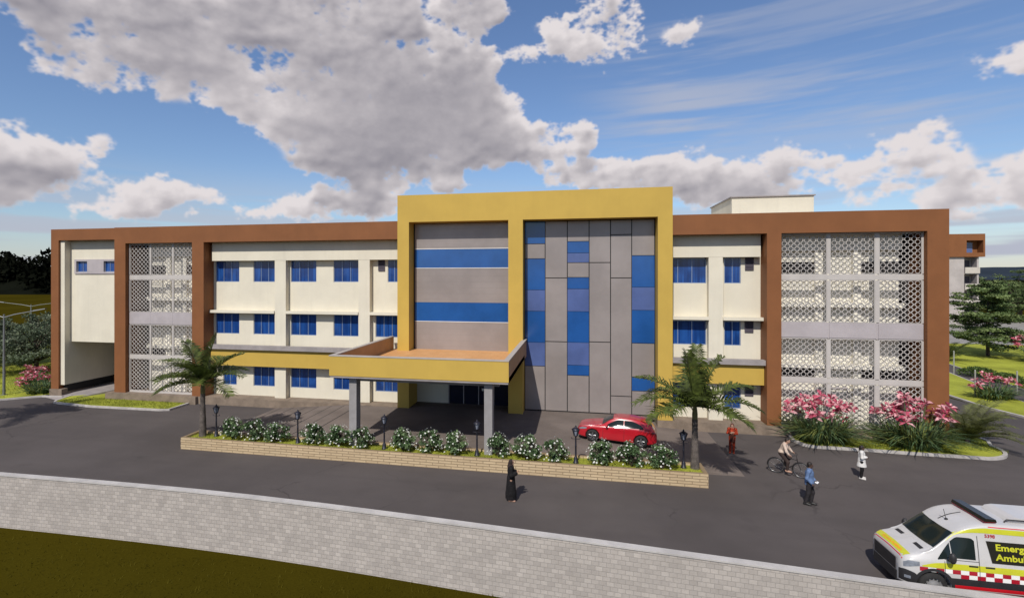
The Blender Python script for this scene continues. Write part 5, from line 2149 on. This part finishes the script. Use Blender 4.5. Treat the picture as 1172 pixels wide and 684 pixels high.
text_mesh('AMBULANCE', .165, AORG, 'hood_lettering', am, lambda u, v: Vector((.235 + v * .9, -.52 + u, amb.top_z(.235 + v * .9, -.52 + u) + .012)))
mb = MB()
amb.top_patch(mb, .10, .125, .72, .73, 2, 12, .006)
mb.build('hood_trim', ARED, am, False)
for yy in ((-.62, -.28), (.28, .62)):
    mb = MB()
    amb.top_patch(mb, .76, .86, 0, 0, 3, 4, .007, y0=yy)
    mb.build('bonnet_vent', BLACKPL, am, False)
# roof equipment
mb = MB()
mb.box(2.33, 2.62, -.66, .66, 2.20, 2.22)
lb = mb.build('light_bar', ARED, am, False)
mb = MB()
pts = [(2.32, 2.222), (2.63, 2.222), (2.60, 2.30), (2.36, 2.31)]
mb.extrude_y(pts, -.68, .68)
mb.build('light_bar_lens', ADARK, lb, False)
mb = MB()
pts = [(3.0, 2.195), (4.6, 2.195), (4.5, 2.32), (3.25, 2.32), (3.08, 2.28)]
mb.extrude_y(pts, -.5, .5)
mb.build('air_conditioner', AWHITE, am, False)
mb = MB()
mb.tube([(2.9, -.52, 2.19), (2.95, -.54, 2.27), (3.6, -.54, 2.27), (3.65, -.52, 2.19)], .02, 6)
mb.build('roof_rail', BLACKPL, am, False)
mb = MB()
mb.ball((1.72, -.12, amb.top_z(1.72, -.12) + .02), (.045, .045, .03), 8, 6)
mb.tube([(1.72, -.12, amb.top_z(1.72, .1)), (1.66, -.10, amb.top_z(1.72, .1) + .30)], .008, 5)
mb.build('antenna', BLACKPL, am, False)
mb = MB()
amb.top_patch(mb, 1.62, 2.2, 0, 0, 8, 1, .009, y0=(.05, .085))
mb.build('roof_line', BLACKPL, am, False)
for x in (.95, 4.25):
    for sg in (-1, 1):
        wheel(am, x, sg * .80, AR, .22, sg, STEELRIM, 'steel')
mb = MB()
mb.box(.45, 5.3, -.56, .56, .30, .70)
mb.build('underbody', BLACKPL, am, False)
for o in am.children:      # short sloping nose
    if o.type == 'MESH' and not o.name.startswith(('wheel', 'underbody')):
        for v in o.data.vertices:
            if v.co.x < .45:
                v.co.x = .19 + v.co.x * (.26 / .45)
        for q in o.children:
            for v in q.data.vertices:
                if v.co.x < .45:
                    v.co.x = .19 + v.co.x * (.26 / .45)
mb = MB()
mb.box(.165, .20, -.60, .60, .30, .57)
mb.build('front_bumper', BLACKPL, am, False)
am.location = (9.05, 18.22, 0)
am.rotation_euler = (0, 0, R(0))

# ------------------------------------------------------------------ people: smooth bodies grown from a distance field
def smin(a, b, k):
    h = np.clip(0.5 + 0.5 * (b - a) / k, 0, 1)
    return b * (1 - h) + a * h - k * h * (1 - h)


def field_mesh(prims, vox, name, m, parent, k=0.03, cuts=()):
    """surface of a smooth union of tapered capsules ('c', a, b, ra, rb) and ellipsoids ('e', centre, radii)"""
    lo, hi = np.full(3, 1e9), np.full(3, -1e9)
    for p in prims:
        if p[0] == 'c':
            for q, r_ in ((p[1], p[3]), (p[2], p[4])):
                lo, hi = np.minimum(lo, np.array(q) - r_), np.maximum(hi, np.array(q) + r_)
        else:
            lo, hi = np.minimum(lo, np.array(p[1]) - np.array(p[2])), np.maximum(hi, np.array(p[1]) + np.array(p[2]))
    lo -= 3 * vox
    hi += 3 * vox
    nx, ny, nz = [int(math.ceil((hi[i] - lo[i]) / vox)) + 1 for i in range(3)]
    gx, gy, gz = [lo[i] + vox * np.arange(n) for i, n in enumerate((nx, ny, nz))]
    F = np.full((nx, ny, nz), 1.0)
    for p in prims:
        kk = p[5] if p[0] == 'c' and len(p) > 5 else (p[3] if p[0] == 'e' and len(p) > 3 else k)
        if p[0] == 'c':
            a, b, ra, rb = np.array(p[1], float), np.array(p[2], float), p[3], p[4]
            bl, bh = np.minimum(a - ra, b - rb), np.maximum(a + ra, b + rb)
        else:
            bl, bh = np.array(p[1]) - np.array(p[2]), np.array(p[1]) + np.array(p[2])
        pad = 2.2 * kk + 2 * vox
        i0 = [max(0, int((bl[i] - pad - lo[i]) / vox)) for i in range(3)]
        i1 = [min(n, int((bh[i] + pad - lo[i]) / vox) + 2) for i, n in enumerate((nx, ny, nz))]
        X, Y, Z = np.meshgrid(gx[i0[0]:i1[0]], gy[i0[1]:i1[1]], gz[i0[2]:i1[2]], indexing='ij')
        if p[0] == 'c':
            ab = b - a
            t = np.clip(((X - a[0]) * ab[0] + (Y - a[1]) * ab[1] + (Z - a[2]) * ab[2]) / max(1e-9, ab @ ab), 0, 1)
            d = np.sqrt((X - a[0] - t * ab[0]) ** 2 + (Y - a[1] - t * ab[1]) ** 2 + (Z - a[2] - t * ab[2]) ** 2) - (ra + (rb - ra) * t)
        else:
            c, r_ = np.array(p[1]), np.array(p[2])
            q = np.sqrt(((X - c[0]) / r_[0]) ** 2 + ((Y - c[1]) / r_[1]) ** 2 + ((Z - c[2]) / r_[2]) ** 2)
            q2 = np.sqrt(((X - c[0]) / r_[0] ** 2) ** 2 + ((Y - c[1]) / r_[1] ** 2) ** 2 + ((Z - c[2]) / r_[2] ** 2) ** 2)
            d = q * (q - 1) / (q2 + 1e-9)
        sl = (slice(i0[0], i1[0]), slice(i0[1], i1[1]), slice(i0[2], i1[2]))
        F[sl] = smin(F[sl], d, kk)
    for c in cuts:          # keep only the side where the plane function is negative
        X, Y, Z = np.meshgrid(gx, gy, gz, indexing='ij')
        F = np.maximum(F, X * c[0] + Y * c[1] + Z * c[2] - c[3])
    # surface nets
    S = F < 0
    cell = np.zeros((nx - 1, ny - 1, nz - 1), int)
    for dx in (0, 1):
        for dy in (0, 1):
            for dz in (0, 1):
                cell += S[dx:nx - 1 + dx, dy:ny - 1 + dy, dz:nz - 1 + dz]
    act = (cell > 0) & (cell < 8)
    idx = -np.ones(act.shape, int)
    I = np.argwhere(act)
    idx[act] = np.arange(len(I))
    acc = np.zeros((len(I), 3))
    cnt = np.zeros(len(I))
    corners = [(a, b, c) for a in (0, 1) for b in (0, 1) for c in (0, 1)]
    for ca in corners:
        for ax in range(3):
            if ca[ax] == 0:
                cb = list(ca)
                cb[ax] = 1
                fa = F[I[:, 0] + ca[0], I[:, 1] + ca[1], I[:, 2] + ca[2]]
                fb = F[I[:, 0] + cb[0], I[:, 1] + cb[1], I[:, 2] + cb[2]]
                cr = (fa < 0) != (fb < 0)
                t = np.where(cr, fa / (fa - fb + 1e-12), 0)
                pt = np.array(ca)[None] + 0.0
                pt = np.repeat(pt, len(I), 0)
                pt[:, ax] += t
                acc[cr] += pt[cr]
                cnt[cr] += 1
    V = lo + vox * (I + acc / np.maximum(cnt, 1)[:, None])
    faces = []
    for ax in range(3):
        u, w = (ax + 1) % 3, (ax + 2) % 3
        A = [slice(1, -1)] * 3
        A[ax] = slice(0, -1)
        Bv = [slice(1, -1)] * 3
        Bv[ax] = slice(1, None)
        sa, sb = S[tuple(A)], S[tuple(Bv)]
        E = np.argwhere(sa != sb)
        if not len(E):
            continue
        off = np.ones(3, int)
        off[ax] = 0
        G = E + off
        ins = sa[tuple(E.T)]

        def at(du, dw):
            q = G.copy()
            q[:, u] -= du
            q[:, w] -= dw
            return idx[q[:, 0], q[:, 1], q[:, 2]]
        q = np.stack([at(1, 1), at(0, 1), at(0, 0), at(1, 0)], 1)
        q = np.where(ins[:, None], q, q[:, ::-1])
        faces.append(q)
    Fc = np.concatenate(faces)
    Fc = Fc[(Fc >= 0).all(1)]
    me = bpy.data.meshes.new(name)
    me.from_pydata(V.tolist(), [], Fc.tolist())
    me.polygons.foreach_set('use_smooth', [True] * len(me.polygons))
    me.materials.append(m)
    me.update()
    o = bpy.data.objects.new(name, me)
    COL.objects.link(o)
    o.parent = parent
    return o


V3 = lambda *a: np.array(a, float)


def hand_prims(wrist, d, palm_n, side, curl=.55, s=1.0):
    """palm, four unequal bent fingers and a thumb leaving the side of the palm"""
    d = d / np.linalg.norm(d)
    n_ = palm_n - d * (palm_n @ d)
    n_ = n_ / np.linalg.norm(n_)
    w = np.cross(d, n_) * side
    out = []
    pc = wrist + d * .05 * s
    for k in (-1, -.33, .33, 1):
        out.append(('c', wrist + d * .008 * s + w * k * .014 * s, wrist + d * .085 * s + w * k * .030 * s, .014 * s, .012 * s, .012))
    for k, L in ((-1, .058), (-.33, .073), (.33, .080), (1, .070)):
        b = wrist + d * .088 * s + w * k * .031 * s
        d1 = d * math.cos(curl * .5) + n_ * math.sin(curl * .5)
        d2 = d * math.cos(curl * 1.5) + n_ * math.sin(curl * 1.5)
        m1 = b + d1 * L * .55 * s
        out += [('c', b, m1, .0095 * s, .009 * s, .004), ('c', m1, m1 + d2 * L * .5 * s, .009 * s, .0078 * s, .004)]
    tb = wrist + d * .028 * s + w * .028 * s
    t1 = tb + (d * .55 + w * .75 + n_ * .25) * .042 * s
    out += [('c', tb, t1, .013 * s, .011 * s, .006), ('c', t1, t1 + (d * .85 + w * .25 + n_ * .4) * .034 * s, .011 * s, .0085 * s, .004)]
    return out


def head_prims(h, f, up=V3(0, 0, 1)):
    """skull, jaw, nose, brow, lips and ears around head centre h, facing f"""
    s = np.cross(up, f)
    P = [('e', h + up * .022 - f * .008, (.083, .083, .098), .02), ('e', h - up * .045 + f * .022, (.060, .060, .066), .03),
         ('c', h - up * .090 + f * .050, h - up * .070 + f * .055, .030, .032, .02),
         ('c', h + up * .018 + f * .084, h - up * .022 + f * .104, .010, .014, .012), ('c', h + up * .030 + f * .078 - s * .035, h + up * .030 + f * .078 + s * .035, .013, .013, .012),
         ('c', h - up * .052 + f * .086 - s * .018, h - up * .052 + f * .086 + s * .018, .009, .009, .008)]
    for q in (-1, 1):
        P.append(('c', h + up * .018 + s * q * .082 - f * .004, h - up * .022 + s * q * .080 + f * .004, .015, .011, .008))
        P.append(('e', h + up * .008 + f * .074 + s * q * .031, (.012, .012, .009), .004))
    return P


SKIN = mat('skin_warm', (0.40, 0.24, 0.17), 0.5, 0.06, 6, spec=0.35)
SKIND = mat('skin_deep', (0.085, 0.050, 0.036), 0.5, 0.06, 6, spec=0.35)
HAIRB = mat('hair_dark', (0.018, 0.013, 0.011), 0.55, 0.15, 20, spec=0.4)
HAIRR = mat('hair_auburn', (0.10, 0.028, 0.016), 0.55, 0.15, 20, spec=0.4)


def person(label, loc, rz, J, skin, clothes, hair=None, shoes=None, items=(), height=1.0, hand_l=(.5, None), hand_r=(.5, None), fem=False):
    """J holds joints in metres, the figure facing +X with its left at +Y"""
    r = thing('person', label, 'person', loc, rz)
    r.scale = (height,) * 3
    f = J.get('face', V3(1, 0, 0))
    f = f / np.linalg.norm(f)
    P = []
    pel, chest, neck, head = J['pelvis'], J['chest'], J['neck'], J['head']
    sw = .17 if fem else .195
    P += [('e', pel, (.115, .165, .12), .06), ('c', pel, chest, .115, .125, .06), ('e', chest, (.118, .165, .17), .06), ('c', chest + V3(0, 0, .10), neck, .075, .056, .05),
          ('c', neck, head - V3(0, 0, .06) + f * -.01, .054, .050, .03)]
    P += head_prims(head, f)
    for sd, q in (('l', 1), ('r', -1)):
        sh, el, wr = J['sh_' + sd], J['el_' + sd], J['wr_' + sd]
        hp, kn, an, toe = J['hip_' + sd], J['kn_' + sd], J['an_' + sd], J['toe_' + sd]
        P += [('c', chest + V3(0, 0, .11) + (sh - chest) * .35, sh, .075, .058, .05), ('c', sh, el, .052, .040, .03), ('c', el, wr, .041, .027, .02)]
        hd = J.get('hd_' + sd, wr - el)
        pn = J.get('pn_' + sd, V3(0, -q, 0) if abs(hd[2]) > .7 * np.linalg.norm(hd) else V3(0, -q * .4, -1))
        P += hand_prims(wr, np.array(hd, float), np.array(pn, float), q, J.get('curl', .6))
        P += [('c', hp, kn, .088, .058, .05), ('c', kn, an, .058, .036, .03), ('c', an - V3(0, 0, .035), toe, .038, .030, .02)]
    field_mesh(P, .0115, 'body', skin, r)
    for nm, prims, m, cuts in clothes(J):
        field_mesh(prims, .016, nm, m, r, .04, cuts)
    if hair:
        field_mesh(hair[1](head, f), .013, 'hair', hair[0], r, .03)
    if shoes is not None:
        for sd in ('l', 'r'):
            an, toe = J['an_' + sd], J['toe_' + sd]
            b = (toe - an) * V3(1, 1, 0)
            b = b / (np.linalg.norm(b) + 1e-9)
            z0 = toe[2]
            field_mesh([('c', V3(an[0], an[1], z0 + .012) - b * .045, toe + b * .02, .048, .040), ('c', an - V3(0, 0, .02), toe + V3(0, 0, .01), .050, .038)], .013, 'shoe', shoes, r, .03, [(0, 0, -1, -(z0 - .031))])
    return r


def stand(**kw):
    J = dict(pelvis=V3(0, 0, .95), chest=V3(.0, 0, 1.27), neck=V3(.0, 0, 1.455), head=V3(.025, 0, 1.60),
             sh_l=V3(0, .19, 1.40), sh_r=V3(0, -.19, 1.40), el_l=V3(-.02, .235, 1.12), el_r=V3(-.02, -.235, 1.12),
             wr_l=V3(.05, .24, .88), wr_r=V3(.05, -.24, .88),
             hip_l=V3(0, .09, .90), hip_r=V3(0, -.09, .90), kn_l=V3(.02, .10, .49), kn_r=V3(.02, -.10, .49),
             an_l=V3(-.02, .10, .085), an_r=V3(-.02, -.10, .085), toe_l=V3(.13, .12, .032), toe_r=V3(.13, -.12, .032))
    J.update(kw)
    return J


def sleeves(J, ru, re, rw, full=1.0):
    out = []
    for sd in ('l', 'r'):
        sh, el, wr = J['sh_' + sd], J['el_' + sd], J['wr_' + sd]
        w2 = el + (wr - el) * full
        out += [('c', sh, el, ru, re), ('c', el, w2, re, rw), ('c', J['chest'] + V3(0, 0, .10) + (sh - J['chest']) * .3, sh, .095, ru)]
    return out


def legs(J, rh, rk, ra, cut=1.0):
    out = [('e', J['pelvis'], (.135, .178, .135))]
    for sd in ('l', 'r'):
        hp, kn, an = J['hip_' + sd], J['kn_' + sd], J['an_' + sd]
        out += [('c', hp, kn, rh, rk), ('c', kn, kn + (an - kn) * cut, rk, ra)]
    return out


def torso(J, r0=.138, r1=.142, low=0.0):
    return [('e', J['chest'], (.140, .186, .19)), ('c', J['pelvis'] + V3(0, 0, low), J['chest'], r0, r1), ('e', J['pelvis'] + V3(0, 0, low + .02), (.14, .182, .11))]


def short_hair(h, f):
    return [('e', h + V3(0, 0, .040) - f * .020, (.093, .092, .090)), ('e', h - f * .055 - V3(0, 0, .01), (.055, .080, .075))]


def long_hair(h, f):
    return short_hair(h, f) + [('c', h - f * .075, h - f * .085 - V3(0, 0, .24), .070, .055), ('c', h - f * .04 + np.cross(V3(0, 0, 1), f) * .07, h - f * .05 + np.cross(V3(0, 0, 1), f) * .085 - V3(0, 0, .2), .035, .03),
                               ('c', h - f * .04 - np.cross(V3(0, 0, 1), f) * .07, h - f * .05 - np.cross(V3(0, 0, 1), f) * .085 - V3(0, 0, .2), .035, .03)]


BLACKCLOTH = mat('black_cloth', (0.012, 0.011, 0.012), 0.85, 0.2, 8, spec=0.2)
DARKCLOTH = mat('charcoal_cloth', (0.030, 0.027, 0.030), 0.85, 0.15, 8, spec=0.2)
BROWNCLOTH = mat('dark_brown_trouser', (0.050, 0.034, 0.030), 0.85, 0.15, 8, spec=0.2)
ORANGECL = mat('orange_cloth', (0.36, 0.040, 0.014), 0.8, 0.45, 14, spec=0.2)
MAROON = mat('maroon_cloth', (0.095, 0.028, 0.018), 0.8, 0.2, 9, spec=0.2)
BEIGECL = mat('beige_shirt', (0.56, 0.44, 0.36), 0.8, 0.1, 8, spec=0.2)
BLUECL = mat('blue_shirt', (0.13, 0.20, 0.36), 0.8, 0.15, 8, spec=0.2)
WHITECL = mat('white_coat', (0.62, 0.60, 0.58), 0.8, 0.06, 8, spec=0.2)
SHOEW = mat('pale_shoe', (0.55, 0.52, 0.50), 0.6, 0.1, 8)
SHOED = mat('dark_shoe', (0.02, 0.018, 0.018), 0.5, 0.1, 8)
TAN = mat('tan_sandal', (0.42, 0.25, 0.18), 0.6, 0.1, 8)

# woman in black, forearms raised, facing along the road to the right
J = stand(el_l=V3(-.01, .24, 1.13), wr_l=V3(.22, .14, 1.17), el_r=V3(.0, -.24, 1.13), wr_r=V3(.23, -.13, 1.20), hd_l=V3(.8, -.3, .25), hd_r=V3(.9, .1, .3), pn_l=V3(0, -.4, 1), pn_r=V3(0, .4, 1), curl=.9)


def abaya(J):
    P = torso(J) + sleeves(J, .078, .085, .090, .82)
    P += [('c', J['pelvis'], V3(0, 0, .32), .168, .225), ('c', V3(0, 0, .32), V3(0, 0, .13), .225, .235)]
    yield 'robe', P, BLACKCLOTH, [(0, 0, -1, -.115)]
    h = J['head']
    yield 'headscarf', [('e', h + V3(-.020, 0, .025), (.098, .100, .108)), ('c', h + V3(-.055, 0, -.03), V3(-.03, 0, 1.43), .085, .125), ('c', V3(.05, 0, 1.47), V3(.06, 0, 1.36), .07, .10)], mat('dark_headscarf', (0.030, 0.016, 0.014), 0.8, 0.2, 8), \
        [(1, 0, .22, h[0] + .055 + .22 * h[2])]


person('person in a long black robe and dark headscarf standing on the road before the planter', (-2.65, 21.48, 0), R(8), J, SKIN, abaya, None, TAN, fem=True, height=.985)

# woman in orange and maroon near the plinth, arms folded, facing the camera
J = stand(el_l=V3(.03, .25, 1.14), wr_l=V3(.19, .03, 1.19), el_r=V3(.03, -.25, 1.14), wr_r=V3(.18, -.02, 1.26), hd_l=V3(.1, -1, .1), hd_r=V3(.15, 1, .1), an_l=V3(-.02, .07, .085), toe_l=V3(.13, .09, .032), kn_l=V3(.03, .08, .49))


def sari(J):
    yield 'blouse', torso(J, .135, .14, .16) + sleeves(J, .068, .056, .050, .7), ORANGECL, [(0, 0, -1, -1.10)]
    yield 'tunic', [('e', J['pelvis'] + V3(0, 0, .10), (.145, .182, .12)), ('c', J['pelvis'] + V3(0, 0, .16), V3(.01, 0, .70), .142, .160)], MAROON, [(0, 0, -1, -.68), (0, 0, 1, 1.13)]
    yield 'trousers', legs(J, .098, .070, .064, .95), ORANGECL, []


person('person in orange blouse and trousers with a maroon tunic standing near the plinth', (7.98, 29.63, 0), R(-105), J, SKIN, sari, (HAIRR, long_hair), ORANGECL, fem=True, height=.90)

# man in the blue shirt walking, hands low in front
J = stand(pelvis=V3(0, 0, .95), kn_l=V3(.10, .09, .50), an_l=V3(.04, .09, .085), toe_l=V3(.19, .10, .032), kn_r=V3(-.03, -.10, .49), an_r=V3(-.12, -.10, .095), toe_r=V3(.03, -.11, .032),
          el_l=V3(-.01, .255, 1.12), wr_l=V3(.18, .13, .98), el_r=V3(-.06, -.25, 1.12), wr_r=V3(.10, -.20, .93), hd_l=V3(.8, -.55, -.3), hd_r=V3(.8, .2, -.55), curl=.8)


def blue_man(J):
    yield 'shirt', torso(J, .150, .150) + [('c', J['pelvis'], J['pelvis'] - V3(0, 0, .10), .165, .170)] + sleeves(J, .074, .062, .050, .92), BLUECL, [(0, 0, -1, -.80)]
    yield 'trousers', legs(J, .105, .078, .066, .93), DARKCLOTH, []


def cap_hair(h, f):
    return short_hair(h, f)


mn = person('person in a blue shirt and dark trousers walking in front of the bicycle', (9.22, 23.5, 0), R(-28), J, SKIND, blue_man, (HAIRB, cap_hair), SHOED, height=1.0)
ph = MB()
ph.box(-.05, .05, -.075, .075, -.006, .006)
po = ph.build('paper', mat('white_paper', (0.75, 0.75, 0.76), 0.6, 0.0), None)
po.location = Vector((9.22, 23.5, 0)) + Matrix.Rotation(R(-28), 3, 'Z') @ Vector((.25, .05, .945))
po.rotation_euler = (.2, .3, R(-40))
tag(po, 'small folded white paper held by the man in the blue shirt', 'paper')

# woman in the white coat, arms folded, facing right
J = stand(el_l=V3(.02, .24, 1.13), wr_l=V3(.20, .06, 1.12), el_r=V3(.02, -.24, 1.13), wr_r=V3(.21, -.05, 1.16), hd_l=V3(.3, -1, 0), hd_r=V3(.3, 1, 0))


def coat(J):
    yield 'coat', torso(J, .150, .150) + [('c', J['pelvis'] + V3(0, 0, .05), V3(0, 0, .66), .155, .215)] + sleeves(J, .075, .066, .058, .93), WHITECL, [(0, 0, -1, -.64)]
    yield 'trousers', legs(J, .100, .074, .060, .95), BLACKCLOTH, []


person('person in a white coat and black trousers standing before the pink lilies', (12.74, 27.0, 0), R(-25), J, SKIND, coat, (HAIRB, long_hair), SHOEW, fem=True, height=.885)

# ------------------------------------------------------------------ bicycle and its rider
bx, by = 9.20, 27.08
head_v = Vector((10.02, 26.55, 0)) - Vector((bx, by, 0))
brz = math.atan2(head_v.y, head_v.x)
bike = thing('bicycle', 'black city bicycle ridden across the road near the kerb', 'bicycle', (bx, by, 0), brz)
BIKEBLK = mat('bicycle_black', (0.020, 0.017, 0.018), 0.35, 0.05, 8, spec=0.5)
WBB, RW = 1.03, .335
for x in (0, WBB):
    mb = MB()
    k = 40
    for i in range(k):      # tyre as a torus
        pass
    ring = [(x + RW * math.cos(2 * math.pi * i / k), 0, RW + .01 + RW * math.sin(2 * math.pi * i / k)) for i in range(k + 1)]
    mb.tube(ring, .020, 7, cap=False)
    w = mb.build('wheel', TYRE, bike, False)
    mb = MB()
    r2 = RW - .026
    ring = [(x + r2 * math.cos(2 * math.pi * i / k), 0, RW + .01 + r2 * math.sin(2 * math.pi * i / k)) for i in range(k + 1)]
    mb.tube(ring, .010, 6, cap=False)
    for i in range(14):
        a = 2 * math.pi * i / 14
        mb.tube([(x, .02 * (-1) ** i, RW + .01), (x + r2 * math.cos(a), 0, RW + .01 + r2 * math.sin(a))], .003, 4)
    mb.tube([(x, -.05, RW + .01), (x, .05, RW + .01)], .018, 8)
    mb.build('rim', ALLOY, w, False)
    mb = MB()
    arcp = [(x + (RW + .035) * math.cos(R(a)), 0, RW + .01 + (RW + .035) * math.sin(R(a))) for a in range(20, 200, 12)]
    mb.tube(arcp, .016, 6)
    mb.build('mudguard', BIKEBLK, bike, False)
zc = RW + .01
mb = MB()
bb, st, hd, hb = (.44, 0, .30), (.30, 0, .80), (.86, 0, .86), (.90, 0, .66)
for a, b, t in ((bb, st, .018), (st, (.86, 0, .78), .017), (bb, hb, .020), (hb, hd, .020), ((0, 0, zc), bb, .013), ((0, 0, zc), (.31, 0, .74), .012), (hb, (WBB, 0, zc), .014)):
    mb.tube([a, b], t, 8)
mb.build('frame', BIKEBLK, bike, False)
mb = MB()
mb.tube([hd, (.84, 0, 1.00), (.86, .10, 1.03), (.76, .27, 1.02), (.64, .30, 1.00)], .013, 7)
mb.tube([(.84, 0, 1.00), (.86, -.10, 1.03), (.76, -.27, 1.02), (.64, -.30, 1.00)], .013, 7)
mb.build('handlebar', BIKEBLK, bike, False)
mb = MB()
mb.tube([st, (.28, 0, .90)], .014, 7)
mb.ball((.25, 0, .925), (.14, .075, .03), 14, 6)
mb.build('saddle', BLACKPL, bike, False)
mb = MB()
mb.lathe([(.085, -.008), (.095, 0), (.085, .008)], (.44, -.06, .30), 20, axis='y')
mb.tube([(.44, -.09, .30), (.56, -.10, .18)], .011, 6)
mb.tube([(.44, .07, .30), (.32, .10, .42)], .011, 6)
mb.box(.52, .61, -.17, -.09, .165, .19)
mb.box(.27, .36, .09, .17, .415, .44)
mb.build('crank', BIKEBLK, bike, False)

J = dict(pelvis=V3(.24, 0, 1.00), chest=V3(.36, 0, 1.29), neck=V3(.43, 0, 1.46), head=V3(.485, 0, 1.60),
         sh_l=V3(.40, .18, 1.40), sh_r=V3(.40, -.18, 1.40), el_l=V3(.50, .27, 1.16), el_r=V3(.50, -.27, 1.16), wr_l=V3(.60, .29, 1.045), wr_r=V3(.60, -.29, 1.045),
         hd_l=V3(1, .02, -.30), hd_r=V3(1, -.02, -.30), pn_l=V3(0, 0, -1), pn_r=V3(0, 0, -1), curl=1.1,
         hip_l=V3(.24, .09, .96), hip_r=V3(.24, -.09, .96), kn_l=V3(.55, .12, .80), kn_r=V3(.52, -.12, .64), an_l=V3(.34, .12, .50), an_r=V3(.50, -.13, .245),
         toe_l=V3(.44, .13, .465), toe_r=V3(.64, -.135, .215))


def rider(J):
    yield 'shirt', torso(J, .140, .145, .03) + sleeves(J, .070, .058, .046, .92), BEIGECL, []
    yield 'trousers', legs(J, .100, .075, .055, .93), BROWNCLOTH, []


person('person in a beige shirt and brown trousers riding the black bicycle', (bx, by, 0), brz, J, SKIN, rider, (HAIRB, short_hair), TAN)
